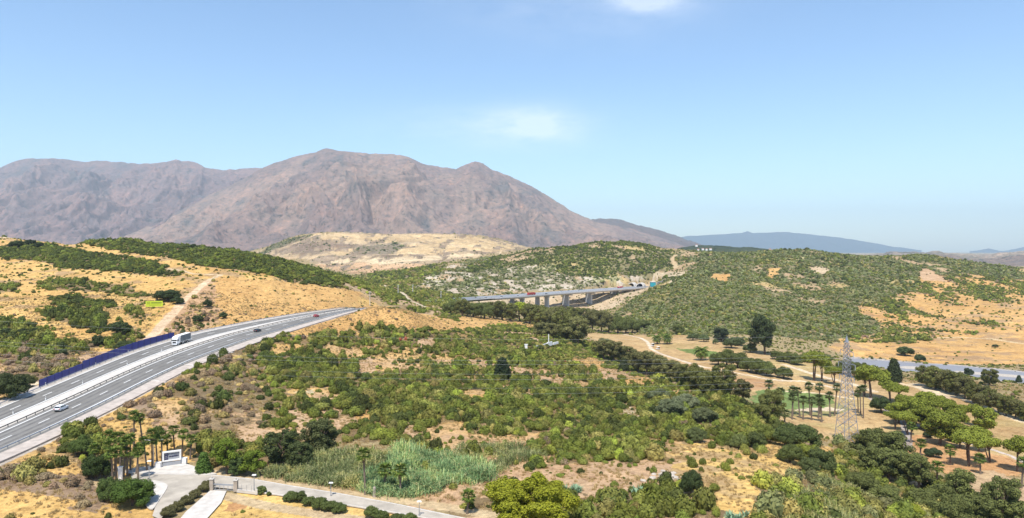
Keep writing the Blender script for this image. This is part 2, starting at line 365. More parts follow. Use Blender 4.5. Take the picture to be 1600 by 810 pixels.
# --- highway centre line fitted from its two edges
EL = [(-80, 665), (0, 636), (58, 612), (120, 590), (179, 567), (247, 541.5), (301, 527), (348, 513.5), (400, 503.5), (430, 497.5), (480, 489), (510, 485), (540, 481.5)]
ER = [(-80, 738), (0, 702), (60, 675), (120, 650), (179, 621), (238, 588), (304, 558.5), (348, 541), (400, 524), (430, 514.5), (480, 504), (521, 493.5), (545, 487)]
def hp(px): return np.interp(px, [-80, 0, 200, 300, 400, 480, 545], [46, 46, 44, 41.5, 38.5, 37.5, 37.5])
def edge(E):
    P = []
    for px, py in E:
        h = hp(px); d = h * F / (py - HOR); P.append(((px - 800) / F * d, d, CH - h))
    return np.array(P)
WL, WR = edge(EL), edge(ER)
def resample(P, n):
    s = np.r_[0, np.cumsum(np.linalg.norm(np.diff(P[:, :2], axis=0), axis=1))]; u = np.linspace(0, s[-1], n)
    return np.stack([np.interp(u, s, P[:, k]) for k in range(P.shape[1])], -1)
_c = (resample(WL, 60) + resample(WR, 60)) / 2
_n0 = (_c[0] - _c[4]) / np.linalg.norm(_c[0] - _c[4]); _c = np.vstack([[_c[0] + _n0 * 60], _c])
_y = _c[:, 1]
px_, pz_ = np.polyfit(_y, _c[:, 0], 4), np.polyfit(_y, _c[:, 2], 3)
yy = np.linspace(_y.min(), _y.max() + 12, 260)
xx = np.polyval(px_, yy); zz = np.polyval(pz_, yy)
# the road bends away behind the knoll
dx, dy = xx[-1] - xx[-2], yy[-1] - yy[-2]; a0 = math.atan2(dx, dy); ext = []
cx_, cy_, cz_ = xx[-1], yy[-1], zz[-1]
for k in range(8):
    a0 += .010; cx_ += math.sin(a0) * 2.2; cy_ += math.cos(a0) * 2.2; cz_ -= .30; ext.append((cx_, cy_, cz_))
HC = np.vstack([np.stack([xx, yy, zz], -1), np.array(ext)])
HC = resample(HC, 420)
_t = np.gradient(HC[:, :2], axis=0); _t /= np.linalg.norm(_t, axis=1)[:, None]
HN = np.stack([_t[:, 1], -_t[:, 0]], -1)      # to the right
def perp(E):
    out = []
    for p in E:
        k = np.argmin(np.hypot(HC[:, 0] - p[0], HC[:, 1] - p[1])); out.append((k, (p[:2] - HC[k, :2]) @ HN[k]))
    return np.array(out)
_l, _r = perp(WL), perp(WR)
HWL = np.convolve(np.pad(np.interp(np.arange(420), _l[:, 0], _l[:, 1]), 40, mode='edge'), np.ones(81) / 81, 'valid')
HWR = np.convolve(np.pad(np.interp(np.arange(420), _r[:, 0], _r[:, 1]), 40, mode='edge'), np.ones(81) / 81, 'valid')
print('highway widths', (HWR - HWL)[::60].round(1), 'z', HC[::60, 2].round(1), 'x', HC[::60, 0].round(0), 'y', HC[::60, 1].round(0))
def hway(i, v, dz=0.0):
    """point on the highway: i sample index (float), v 0 left edge .. 1 right edge"""
    k = int(np.clip(math.floor(i), 0, 418)); f = i - k
    c = HC[k] * (1 - f) + HC[k + 1] * f; n = HN[k] * (1 - f) + HN[k + 1] * f
    o = (HWL[k] * (1 - f) + HWL[k + 1] * f) * (1 - v) + (HWR[k] * (1 - f) + HWR[k + 1] * f) * v
    return Vector((c[0] + n[0] * o, c[1] + n[1] * o, c[2] + dz))
def near_line(X, Y, P, pad):
    """distance, index to a polyline, for points inside its padded box"""
    d = np.full(X.shape, 1e9); k = np.zeros(X.shape, int)
    m = (X > P[:, 0].min() - pad) & (X < P[:, 0].max() + pad) & (Y > P[:, 1].min() - pad) & (Y < P[:, 1].max() + pad)
    xs, ys = X[m], Y[m]; bd = np.full(xs.shape, 1e9); bk = np.zeros(xs.shape, int)
    for j in range(len(P)):
        dd = (xs - P[j, 0]) ** 2 + (ys - P[j, 1]) ** 2; u = dd < bd; bd[u] = dd[u]; bk[u] = j
    d[m] = np.sqrt(bd); k[m] = bk; return d, k
hd, hk = near_line(XX, YY, HC, 45)
hoff = (XX - HC[hk, 0]) * HN[hk, 0] + (YY - HC[hk, 1]) * HN[hk, 1]; hoff = np.where(hd > 1e8, 1e3, hoff)
hv = (hoff - HWL[hk]) / (HWR[hk] - HWL[hk])
out_l = HWL[hk] - hoff; out_r = hoff - HWR[hk]
hout = np.maximum(out_l - 1.5, out_r - 4.0)
wt = 1 - sstep(hout, 0, 12); wt = np.where(hd > 1e8, 0, wt)
ZZ = ZZ * (1 - wt) + (HC[hk, 2] - .45) * wt
# --- lower road and junction, level ground
ZJ = 50.0
def at_z(px, py, z):
    d = (CH - z) * F / (py - HOR); return Vector(((px - 800) / F * d, d, z))
LRT = [(205, 737), (250, 739.5), (300, 741), (340, 744), (394, 749.5), (450, 759.5), (523, 771), (616, 788), (702, 806), (790, 824)]
LRB = [(205, 751), (250, 757), (300, 760), (350, 763), (431, 773), (539, 789), (600, 799), (647, 806.5), (700, 818), (780, 836)]
JP = np.array([at_z(x, (a + b_) / 2, ZJ)[:2] for (x, a), (_, b_) in zip(LRT, LRB)])
JP = resample(np.hstack([JP, JP[:, :1] * 0]), 160)
jd, _ = near_line(XX, YY, JP, 40)
J2 = np.array([at_z(x, y, ZJ)[:2] for x, y in ((235, 742), (240, 760), (265, 765), (262, 780), (290, 760), (250, 798), (275, 725), (325, 790), (300, 808), (340, 770))])
J2 = np.vstack([J2[:-3], resample(np.hstack([J2[-3:], J2[-3:, :1] * 0]), 20)[:, :2]])
jd2, _ = near_line(XX, YY, J2, 30)
wt = np.maximum(1 - sstep(jd, 6.5, 14), 1 - sstep(jd2, 6, 13)); ZZ = ZZ * (1 - wt) + (ZJ - .25) * wt
# --- viaduct line: level approaches at both ends, free fall of the valley in between
DK = [(660, 780, 40.0), (690, 812, 39.8), (727, 850, 39.5), (760, 885, 38.8), (802, 930, 38.0), (840, 975, 37.6), (880, 1022, 37.5), (916, 1065, 37.3), (955, 1115, 37.0), (982, 1155, 36.6), (1002, 1192, 36.2), (1012, 1216, 36.0)]
DP = np.array([((px - 800) / F * d, d, z) for px, d, z in DK]); DP = resample(DP, 100)
for _ in range(4): DP[1:-1] = (DP[:-2] + DP[1:-1] * 2 + DP[2:]) / 4
vd, vk = near_line(XX, YY, DP, 80)
onland = (vk < 26) | (vk > 90); wv = 1 - sstep(vd, 19, 36)
ZZ = np.where(vd < 80, np.where(onland, ZZ * (1 - wv) + (DP[vk, 2] - .4) * wv, np.where(vd < 45, np.minimum(ZZ, DP[vk, 2] - 4.5 - 3 * sstep(np.minimum(vk - 26, 90 - vk), 0, 6) + .25 * np.maximum(vd - 16, 0)), ZZ)), ZZ)
front = (DD > 560) & (DD < 1130) & (TT > -.13) & (TT < .19)   # keep the near slopes below the line of sight to the deck
dkz = np.interp(TT, DP[:, 0] / DP[:, 1], DP[:, 2]); dkd = np.interp(TT, DP[:, 0] / DP[:, 1], DP[:, 1])
los = CH - (CH - dkz + 3.5) * DD / dkd; ZZ = np.where(front & (DD < dkd - 18), np.minimum(ZZ, los), ZZ)
# --- river bed
def inpoly(px, py, poly):
    poly = np.asarray(poly, float); r = np.zeros(px.shape, bool)
    m = (px >= poly[:, 0].min()) & (px <= poly[:, 0].max()) & (py >= poly[:, 1].min()) & (py <= poly[:, 1].max())
    x, y = px[m], py[m]; ins = np.zeros(x.shape, bool); j = len(poly) - 1
    for i in range(len(poly)):
        xi, yi = poly[i]; xj, yj = poly[j]
        if yi != yj: ins ^= ((yi > y) != (yj > y)) & (x < (xj - xi) * (y - yi) / (yj - yi) + xi)
        j = i
    r[m] = ins; return r
ZRV = 14.0
RIV = [(1330, 560), (1408, 566), (1445, 568.5), (1500, 572), (1560, 578), (1600, 582), (1800, 592), (1800, 634), (1600, 599), (1540, 592), (1500, 585), (1460, 580), (1412, 581), (1330, 576)]
RW = np.array([at_z(x, y, ZRV)[:2] for x, y in RIV])
rin = inpoly(XX, YY, RW)
rb, _ = near_line(XX, YY, resample(np.hstack([np.vstack([RW, RW[:1]]), np.zeros((len(RW) + 1, 1))]), 200), 30)
ZZ = np.where(rin, ZRV - .35 - 0 * ZZ, np.where(rb < 18, ZZ * sstep(rb, 0, 18) + (ZRV + .15) * (1 - sstep(rb, 0, 18)), ZZ))

# interpolation of the finished surface
NC_IN = len(tin); ZG = ZZ[:, :NC_IN]; LR = np.log(RAD)
def ground(X, Y):
    X = np.asarray(X, float); Y = np.asarray(Y, float)
    fc = np.clip((X / Y - tin[0]) / (tin[1] - tin[0]), 0, NC_IN - 1.001); lr = np.log(Y)
    fr = np.clip(np.interp(lr, LR, np.arange(len(LR))), 0, len(LR) - 1.001)
    ic = fc.astype(int); ir = fr.astype(int); a = fc - ic; b_ = fr - ir
    return (ZG[ir, ic] * (1 - a) + ZG[ir, ic + 1] * a) * (1 - b_) + (ZG[ir + 1, ic] * (1 - a) + ZG[ir + 1, ic + 1] * a) * b_
SCR = HOR + F * (CH - ZG) / RAD[:, None]      # picture row of every grid vertex
RUN = np.minimum.accumulate(SCR, axis=0)       # highest ground reached so far
def hit(px, py, dmin=60):
    """first ground point seen at a picture position"""
    fc = ((px - 800) / F - tin[0]) / (tin[1] - tin[0]); ic = int(np.clip(round(fc), 0, NC_IN - 1))
    col = SCR[:, ic]; s0 = np.searchsorted(RAD, dmin)
    k = s0
    idx = np.nonzero(col[s0:] <= py)[0]
    k = s0 + idx[0] if len(idx) else len(RAD) - 60
    if k > s0 and col[k - 1] > py: f = (col[k - 1] - py) / max(1e-6, col[k - 1] - col[k]); d = RAD[k - 1] + (RAD[k] - RAD[k - 1]) * f
    else: d = RAD[k]
    x = (px - 800) / F * d; return Vector((x, d, float(ground(x, d))))
def visible(X, Y, Z, slack=4):
    fc = np.clip((X / Y - tin[0]) / (tin[1] - tin[0]), 0, NC_IN - 1).astype(int); fr = np.clip(np.searchsorted(RAD, Y) - 1, 0, len(RAD) - 1)
    return (HOR + F * (CH - Z) / Y) < RUN[fr, fc] + slack

# ------------------------------------------------------------------ ground colours and scrub density, by region
PX = 800 + F * XX / np.maximum(YY, 1); PY = HOR + F * (CH - ZZ) / np.maximum(YY, 1)
PX = np.where(YY < 30, -9999, PX)
wob = np.clip(420 / np.maximum(DD, 60), .25, 2.2)
_fw = 16 * sstep(DD, 600, 900) * (1 - sstep(DD, 1800, 2200))
PXW = PX + _fw * fbm(XX / 60, YY / 60, 5, 48, .65) + wob * (9 * fbm(XX / 14, YY / 14, 3, 41) + 9 * fbm(XX / 3.5, YY / 3.5, 3, 45)); PYW = PY + _fw * .5 * fbm(XX / 60 + 7, YY / 60, 5, 49, .65) + wob * (3.5 * fbm(XX / 14 + 9, YY / 14, 3, 43) + 3.5 * fbm(XX / 3.5 + 9, YY / 3.5, 3, 47))
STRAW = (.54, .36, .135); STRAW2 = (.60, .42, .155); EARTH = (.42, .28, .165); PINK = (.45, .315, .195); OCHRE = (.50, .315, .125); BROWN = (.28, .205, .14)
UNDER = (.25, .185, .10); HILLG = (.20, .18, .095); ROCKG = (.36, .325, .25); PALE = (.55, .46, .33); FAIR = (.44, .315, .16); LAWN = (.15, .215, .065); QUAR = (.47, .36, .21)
# (name, colour, scrub density, shrub kind, size, dmin, dmax, polygon)
REG = [
 ('left hill', STRAW, .14, 'mid', 1.0, 200, 1100, [(-300, 340), (640, 340), (640, 470), (545, 481), (300, 524), (60, 605), (-300, 720)]),
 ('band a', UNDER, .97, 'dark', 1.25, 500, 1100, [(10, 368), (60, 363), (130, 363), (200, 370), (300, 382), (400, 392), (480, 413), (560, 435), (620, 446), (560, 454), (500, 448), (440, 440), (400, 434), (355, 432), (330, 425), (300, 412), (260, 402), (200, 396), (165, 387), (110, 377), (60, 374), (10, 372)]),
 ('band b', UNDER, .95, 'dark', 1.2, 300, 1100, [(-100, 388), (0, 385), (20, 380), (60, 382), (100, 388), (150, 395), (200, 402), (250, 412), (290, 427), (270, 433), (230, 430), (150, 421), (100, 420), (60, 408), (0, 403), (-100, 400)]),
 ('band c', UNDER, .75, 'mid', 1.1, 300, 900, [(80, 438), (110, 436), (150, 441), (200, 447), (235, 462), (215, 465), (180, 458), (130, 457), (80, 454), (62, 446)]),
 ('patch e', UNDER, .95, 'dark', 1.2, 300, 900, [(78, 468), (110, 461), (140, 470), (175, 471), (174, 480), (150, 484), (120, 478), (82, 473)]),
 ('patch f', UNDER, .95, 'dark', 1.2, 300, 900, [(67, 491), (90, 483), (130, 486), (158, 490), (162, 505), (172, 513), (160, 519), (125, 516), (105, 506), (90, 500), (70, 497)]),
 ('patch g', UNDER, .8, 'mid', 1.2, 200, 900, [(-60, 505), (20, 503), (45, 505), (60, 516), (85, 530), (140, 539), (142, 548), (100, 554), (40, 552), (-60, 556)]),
 ('patch h', UNDER, .7, 'mid', 1.15, 200, 900, [(172, 510), (200, 508), (230, 520), (222, 536), (200, 545), (145, 541), (150, 528), (180, 524)]),
 ('patch i', UNDER, .7, 'mid', 1.1, 200, 900, [(-40, 442), (30, 442), (32, 456), (-40, 462)]),
 ('patch k', UNDER, .7, 'mid', 1.1, 200, 900, [(193, 484), (205, 484), (237, 490), (235, 495), (205, 496)]),
 ('dry thicket', BROWN, .6, 'dead', .9, 180, 700, [(-60, 556), (100, 555), (150, 549), (225, 545), (180, 562), (60, 600), (20, 608), (-60, 640)]),
 ('track slope', EARTH, .46, 'deadmix', .9, 200, 900, [(235, 530), (262, 490), (290, 465), (330, 436), (345, 440), (340, 470), (345, 500), (300, 524), (272, 530)]),
 ('cut slope', OCHRE, .34, 'deadmix', .75, 200, 900, [(335, 432), (400, 434), (440, 441), (500, 449), (565, 455), (560, 470), (545, 481), (480, 489), (400, 503), (345, 512), (338, 470)]),
 ('knoll', OCHRE, .22, 'deadmix', .9, 330, 700, [(545, 487), (560, 474), (600, 478), (660, 488), (820, 500), (870, 512), (870, 532), (800, 520), (700, 522), (600, 515), (520, 517), (470, 530), (400, 540), (430, 520), (480, 508)]),
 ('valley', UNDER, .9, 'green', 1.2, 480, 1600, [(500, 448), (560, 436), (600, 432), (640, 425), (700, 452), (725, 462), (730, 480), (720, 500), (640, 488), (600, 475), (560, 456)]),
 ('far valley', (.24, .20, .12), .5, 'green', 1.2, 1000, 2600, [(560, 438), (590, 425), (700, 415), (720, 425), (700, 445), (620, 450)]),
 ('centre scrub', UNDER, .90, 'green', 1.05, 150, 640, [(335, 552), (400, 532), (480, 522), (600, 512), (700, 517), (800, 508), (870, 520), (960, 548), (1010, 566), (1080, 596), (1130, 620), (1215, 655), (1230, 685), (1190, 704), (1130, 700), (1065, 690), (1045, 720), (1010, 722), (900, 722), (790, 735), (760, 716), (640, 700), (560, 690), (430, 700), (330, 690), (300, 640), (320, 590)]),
 ('lower bare', PINK, .2, 'green', .9, 100, 250, [(630, 790), (640, 765), (700, 745), (790, 735), (900, 722), (1010, 722), (1060, 715), (1065, 740), (1040, 762), (1000, 772), (900, 775), (760, 785), (700, 800)]),
 ('bottom scrub', UNDER, .78, 'green', 1.1, 70, 220, [(690, 800), (780, 778), (900, 772), (1000, 768), (1060, 755), (1100, 778), (1140, 800), (1160, 860), (660, 860)]),
 ('right bare', STRAW2, .09, 'green', .9, 100, 330, [(1040, 702), (1068, 690), (1130, 702), (1190, 706), (1230, 702), (1290, 715), (1300, 738), (1240, 742), (1200, 752), (1180, 775), (1185, 860), (1150, 860), (1135, 800), (1100, 775), (1062, 748)]),
 ('right scrub', UNDER, .85, 'olive', 1.25, 100, 400, [(1190, 755), (1240, 742), (1300, 738), (1310, 700), (1345, 672), (1430, 730), (1500, 780), (1560, 830), (1560, 880), (1180, 880)]),
 ('pylon clearing', STRAW, .1, 'olive', .8, 180, 320, [(1190, 690), (1290, 698), (1318, 706), (1300, 738), (1240, 735), (1200, 710)]),
 ('left foreground', STRAW, .30, 'deadmix', 1.0, 100, 240, [(-80, 745), (100, 668), (200, 618), (300, 566), (340, 560), (330, 600), (300, 640), (330, 690), (300, 725), (210, 735), (215, 790), (255, 800), (220, 880), (-80, 880)]),
 ('brown bushes', BROWN, .55, 'dead', 1.1, 90, 240, [(-60, 730), (40, 727), (100, 742), (128, 768), (110, 785), (60, 776), (0, 768), (-60, 770)]),
 ('brown bushes', BROWN, .5, 'dead', 1.1, 90, 240, [(100, 742), (140, 735), (160, 765), (165, 800), (120, 800)]),
 ('brown bushes', BROWN, .6, 'dead', 1.0, 120, 300, [(205, 640), (260, 612), (290, 640), (300, 680), (260, 690), (230, 670)]),
 ('left thicket', (.25, .19, .11), .5, 'deadmix', 1.0, 150, 330, [(225, 645), (300, 585), (345, 556), (400, 540), (430, 640), (420, 700), (330, 700), (280, 690), (240, 680)]),
 ('left greens', UNDER, .9, 'green', 1.15, 120, 220, [(98, 668), (125, 662), (140, 690), (170, 720), (175, 760), (160, 750), (120, 725), (100, 700)]),
 ('roadside greens', UNDER, .85, 'green', 1.1, 140, 220, [(290, 700), (330, 688), (440, 695), (425, 740), (340, 738), (300, 725)]),
 ('bottom field', STRAW2, .012, 'green', .7, 90, 160, [(280, 870), (300, 800), (330, 769), (430, 776), (540, 792), (600, 802), (650, 812), (700, 880)]),
 ('rock hill', (.27, .25, .17), .78, 'grey', .9, 950, 1800, [(640, 452), (700, 420), (800, 388), (870, 378), (940, 370), (1000, 376), (1055, 398), (1078, 432), (1000, 442), (900, 450), (800, 458), (700, 466)]),
 ('rock hill top', HILLG, .93, 'dark', 1.0, 950, 1800, [(720, 425), (790, 392), (870, 378), (940, 370), (1000, 376), (1055, 398), (1078, 432), (1020, 438), (960, 432), (900, 436), (860, 415), (800, 418)]),
 ('viaduct bank', (.46, .37, .25), .15, 'grey', .9, 820, 1350, [(740, 466), (1000, 446), (1060, 436), (1055, 446), (1015, 452), (985, 468), (950, 484), (900, 486), (760, 480)]),
 ('right hill', HILLG, .93, 'hill', 1.0, 600, 2000, [(960, 500), (990, 470), (1018, 452), (1060, 432), (1055, 398), (1100, 385), (1300, 380), (1440, 392), (1700, 415), (1700, 560), (1300, 545), (1200, 545), (1010, 525)]),
 ('dry right', OCHRE, .34, 'mid', 1.15, 600, 1600, [(1345, 478), (1372, 466), (1432, 455), (1440, 425), (1480, 428), (1560, 438), (1700, 436), (1700, 560), (1430, 560), (1290, 545), (1300, 534), (1368, 520), (1380, 505), (1350, 492)]),
 ('flat field', OCHRE, .022, 'mid', 1.0, 520, 1000, [(1290, 545), (1310, 535), (1400, 538), (1480, 530), (1560, 518), (1700, 512), (1700, 590), (1500, 572), (1430, 567), (1330, 556)]),
 ('golf', FAIR, .0, 'green', 1, 230, 620, [(895, 519), (1000, 517), (1100, 528), (1200, 556), (1250, 562), (1320, 580), (1420, 596), (1500, 620), (1620, 660), (1750, 720), (1750, 830), (1540, 800), (1500, 770), (1445, 730), (1440, 690), (1345, 672), (1310, 690), (1240, 680), (1205, 652), (1170, 625), (1110, 600), (1050, 572), (960, 545)]),
 ('quarry', (.40, .32, .22), .12, 'grey', 1, 1500, 3200, [(400, 395), (440, 378), (480, 366), (560, 362), (700, 364), (770, 372), (830, 388), (760, 398), (700, 412), (650, 426), (590, 426), (530, 425), (480, 405), (420, 402)]),
]
_qb = 0
# painted details that belong to the ground: (colour, scrub density or None, polygon, dmin, dmax)
DET = [
 (QUAR, 0, [(478, 370), (490, 365), (560, 366), (690, 366), (770, 373), (810, 385), (790, 391), (735, 390), (700, 378), (640, 376), (600, 380), (560, 376), (480, 374)], 1500, 3200),
 ((.54, .44, .29), 0, [(490, 405), (545, 404), (620, 402), (700, 398), (800, 396), (715, 402), (640, 412), (520, 411)], 1500, 3200),
 (QUAR, 0, [(520, 388), (555, 385), (560, 392), (535, 400), (515, 395)], 1500, 3200),
 (QUAR, .0, [(620, 384), (690, 381), (720, 388), (690, 396), (620, 399)], 1500, 3200),
 ((.22, .17, .13), .3, [(430, 392), (470, 378), (545, 381), (555, 388), (520, 392), (460, 396)], 1500, 3200),
 ((.21, .18, .13), .35, [(560, 386), (620, 379), (640, 384), (610, 397), (560, 398), (550, 392)], 1500, 3200),
 ((.48, .33, .2), .05, [(490, 413), (640, 412), (690, 415), (650, 426), (560, 428), (530, 424)], 1500, 3200),
 ((.13, .13, .07), .95, [(402, 396), (430, 380), (478, 368), (490, 367), (470, 376), (430, 388), (410, 400)], 1500, 3200),
 (FAIR, 0, [(900, 520), (1000, 519), (1060, 560), (1000, 555), (950, 540)], 300, 640),
 (LAWN, 0, [(1058, 544), (1085, 545), (1120, 549), (1140, 556), (1170, 560), (1170, 566), (1130, 562), (1090, 555), (1065, 550)], 300, 640),
 ((.155, .215, .07), 0, [(1172, 620), (1190, 611), (1215, 609), (1260, 612), (1300, 618), (1305, 630), (1280, 640), (1230, 639), (1180, 634)], 250, 450),
 ((.27, .25, .11), 0, [(1160, 618), (1172, 620), (1180, 634), (1230, 639), (1280, 640), (1305, 630), (1330, 640), (1300, 650), (1200, 650)], 250, 450),
 ((.40, .25, .13), 0, [(1130, 590), (1200, 594), (1215, 605), (1180, 612), (1150, 605)], 250, 520),
 ((.46, .27, .13), 0, [(1390, 690), (1440, 680), (1500, 695), (1600, 720), (1600, 745), (1500, 745), (1420, 720)], 180, 420),
 ((.45, .33, .2), 0, [(1500, 735), (1560, 735), (1600, 760), (1600, 800), (1540, 800), (1500, 770)], 150, 420),
 (PALE, 0, [(1242, 638), (1300, 637), (1318, 640), (1310, 643), (1262, 643), (1244, 642)], 250, 450),
 (PALE, 0, [(1420, 600), (1440, 600), (1480, 612), (1500, 622), (1475, 622), (1440, 612)], 300, 450),
 (OCHRE, .05, [(1115, 428), (1140, 427), (1140, 441), (1125, 443), (1106, 437)], 800, 1500),
 (OCHRE, .1, [(1196, 420), (1212, 418), (1214, 428), (1200, 436)], 800, 1600),
 ((.45, .36, .24), .1, [(1262, 419), (1280, 416), (1300, 424), (1285, 432), (1270, 426)], 800, 1600),
 ((.45, .38, .26), .3, [(1020, 426), (1076, 424), (1078, 432), (1020, 433)], 800, 1600),
 ((.33, .30, .15), .4, [(1225, 408), (1270, 394), (1280, 396), (1245, 411)], 800, 1700),
 (PINK, .05, [(1435, 421), (1450, 420), (1475, 432), (1480, 440), (1445, 440)], 800, 1700),
 (PINK, .03, [(842, 595), (870, 592), (885, 602), (860, 610)], 150, 640), (OCHRE, .03, [(885, 562), (925, 558), (950, 566), (935, 580), (900, 575)], 150, 640),
 (PINK, .05, [(925, 578), (965, 575), (985, 592), (950, 598)], 150, 640), (OCHRE, .05, [(972, 592), (1010, 590), (1028, 598), (1010, 607), (975, 606)], 150, 640),
 ((.42, .37, .25), .12, [(955, 628), (985, 632), (1002, 655), (1010, 670), (990, 668), (965, 648)], 150, 400),
 (OCHRE, .02, [(555, 648), (572, 640), (590, 646), (592, 656), (565, 660)], 150, 400), (PINK, .04, [(560, 568), (580, 555), (590, 572), (585, 590), (562, 594)], 150, 500),
 (PINK, .05, [(650, 530), (680, 528), (685, 545), (665, 548), (650, 540)], 150, 500), (OCHRE, .05, [(735, 618), (765, 614), (780, 620), (765, 628)], 150, 500),
 (PINK, .05, [(632, 665), (645, 660), (658, 690), (648, 698), (636, 690)], 150, 400), ((.45, .38, .24), .05, [(455, 612), (490, 608), (492, 614), (460, 618)], 150, 400),
 (EARTH, .1, [(495, 640), (530, 636), (528, 650), (500, 655)], 150, 400), (PINK, .15, [(370, 665), (410, 662), (425, 690), (400, 705), (375, 695)], 150, 400),
 ((.47, .42, .33), .02, [(1035, 735), (1060, 740), (1062, 750), (1040, 752), (1030, 745)], 100, 260),
 ((.42, .24, .11), 0, [(345, 800), (360, 790), (385, 786), (392, 790), (365, 802)], 90, 160),
 (PALE, 0, [(20, 606), (45, 600), (60, 597), (60, 604), (35, 610)], 150, 330),
 (PALE, 0, [(0, 371), (60, 376), (110, 380), (110, 377), (60, 373), (0, 368)], 500, 1100),
]
def lerpc(C, m, c): 
    c = np.array(c)
    C[m] = c
COLR = np.empty(XX.shape + (3,)); COLR[:] = (.30, .24, .13); DEN = np.full(XX.shape, .3); RID = np.full(XX.shape, -1)
for k, (nm, c, dn, kind, sz, d0, d1, poly) in enumerate(REG):
    m = inpoly(PXW, PYW, poly) & (DD >= d0) & (DD <= d1); COLR[m] = c; DEN[m] = dn; RID[m] = k
# uneven cover inside the thickets
gap = fbm(XX / 17, YY / 17, 6, 61, .62); gap2 = fbm(XX / 55, YY / 55, 3, 66)
for k, (nm, c, dn, kind, sz, d0, d1, poly) in enumerate(REG):
    if nm in ('centre scrub', 'bottom scrub', 'right scrub', 'left greens', 'left thicket', 'dry thicket'):
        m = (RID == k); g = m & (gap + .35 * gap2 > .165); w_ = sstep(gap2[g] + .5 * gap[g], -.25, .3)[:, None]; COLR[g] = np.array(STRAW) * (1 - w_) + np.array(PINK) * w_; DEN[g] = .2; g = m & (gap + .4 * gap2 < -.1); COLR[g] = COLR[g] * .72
    if nm == 'quarry': ZZ = ZZ
    if nm in ('right hill', 'rock hill', 'rock hill top', 'valley'):
        gg = fbm(XX / 60, YY / 80, 5, 71, .62); m = (RID == k) & (gg > .20); w_ = sstep(gg[m], .20, .36)[:, None]; COLR[m] = COLR[m] * (1 - w_) + np.array((.38, .28, .17)) * w_; DEN[m] = .55 - .3 * w_[:, 0]
        m = (RID == k) & (fbm(XX / 120, YY / 160, 3, 75) > .2); COLR[m] = COLR[m] * np.array((1.15, 1.2, .95))
    if nm == 'rock hill':
        gg = fbm(XX / 16, YY / 20, 5, 78, .75); m = (RID == k) & (gg > .16); COLR[m] = (.46, .41, .33); DEN[m] = .12
    if nm in ('left hill', 'dry right', 'flat field', 'right bare', 'bottom field', 'left foreground'):
        gg = fbm(XX / 25, YY / 25, 4, 81); m = (RID == k); COLR[m] = COLR[m] * (1 + .22 * gg[m])[:, None]
        w_ = .62 * sstep(fbm(XX / 20, YY / 14, 6, 83, .62), .02, .30)[..., None] * (nm != 'bottom field'); m = (RID == k); COLR[m] = (COLR * (1 - w_) + np.array(BROWN) * w_)[m]
    if nm == 'dry right': m = (RID == k); DEN[m] = np.clip(.42 + 1.3 * fbm(XX[m] / 40, YY[m] / 60, 4, 88), .1, .9); g = m & (DEN > .6); COLR[g] = COLR[g] * .5 + np.array(HILLG) * .6
    if nm == 'golf':
        gg = fbm(XX / 30, YY / 18, 3, 91); m = (RID == k); COLR[m] = COLR[m] * (1 + .15 * gg[m])[:, None]
        m = (RID == k) & (fbm(XX / 45, YY / 30, 3, 93) > .2); COLR[m] = COLR[m] * .55 + np.array((.36, .30, .13)) * .45
qn = fbm(XX / 38, YY / 70, 5, 201, .65); qn2 = fbm(XX / 90, YY / 26, 5, 205, .7)
m = np.array([r_[0] == 'quarry' for r_ in REG] + [False])[RID]; g = sstep(qn, -.15, .2)[..., None]; COLR[m] = (np.array((.42, .33, .21)) * (1 - g) + np.array((.25, .20, .145)) * g)[m]; DEN[m] = .02 + .2 * (g[m][:, 0] > .75)
for c, dn, poly, d0, d1 in DET:
    m = inpoly(PXW * .6 + PX * .4, PYW * .6 + PY * .4, poly) & (DD >= d0) & (DD <= d1)
    if d0 == 1500: m = m & (qn < .22)
    COLR[m] = np.array(c) * (1 + .15 * gap[m])[:, None]; DEN[m] = dn
# tracks and cart paths: painted by real distance to their centre line
def track(pts, w0, w1, col, dmin=60):
    global COLR, DEN
    P = np.array([tuple(hit(x, y, dmin)) for x, y in pts]); P = resample(P, 40 * len(pts)); dd, kk = near_line(XX, YY, P, 15)
    ww = np.interp(kk, [0, len(P)], [w0, w1]) * (1 + .25 * gap); m = dd < ww; COLR[m] = np.array(col) * (1 + .12 * gap[m])[:, None]; DEN[dd < ww + 1.5] = 0
track([(232, 532), (252, 508), (272, 488), (288, 468), (306, 455), (330, 436)], 2.6, 2.2, (.56, .43, .29), 230)
track([(330, 436), (345, 430), (300, 428), (262, 420)], 1.6, 1.2, (.5, .4, .26), 230)
track([(975, 523), (1000, 528), (1012, 535), (1017, 545), (1030, 552), (1060, 562), (1100, 574), (1150, 583), (1200, 593), (1255, 596), (1290, 603), (1335, 614)], 1.5, 1.3, (.62, .54, .42), 300)
track([(1225, 570), (1262, 582), (1290, 590), (1330, 600), (1365, 612)], 2.5, 2.5, (.60, .50, .36), 300)
track([(1230, 612), (1262, 613), (1290, 616), (1335, 624)], 1.2, 1.2, (.62, .5, .34), 280)
track([(1360, 622), (1385, 640), (1412, 660), (1418, 685), (1420, 700)], 1.5, 1.5, (.40, .36, .33), 200)
track([(1410, 655), (1450, 672), (1500, 690), (1560, 706), (1600, 722), (1660, 745)], 1.2, 1.2, (.5, .44, .4), 200)
track([(1395, 596), (1440, 607), (1500, 622), (1560, 645), (1600, 660)], 2.2, 2.2, (.62, .52, .36), 300)
track([(1056, 399), (1050, 405), (1054, 412), (1056, 418)], 4, 4, (.46, .36, .22), 900)
track([(1018, 450), (1040, 446), (1075, 430)], 3, 3, (.5, .42, .3), 1000)
track([(1460, 528), (1500, 527), (1550, 530), (1620, 540)], 2.5, 2.5, (.56, .45, .28), 500)
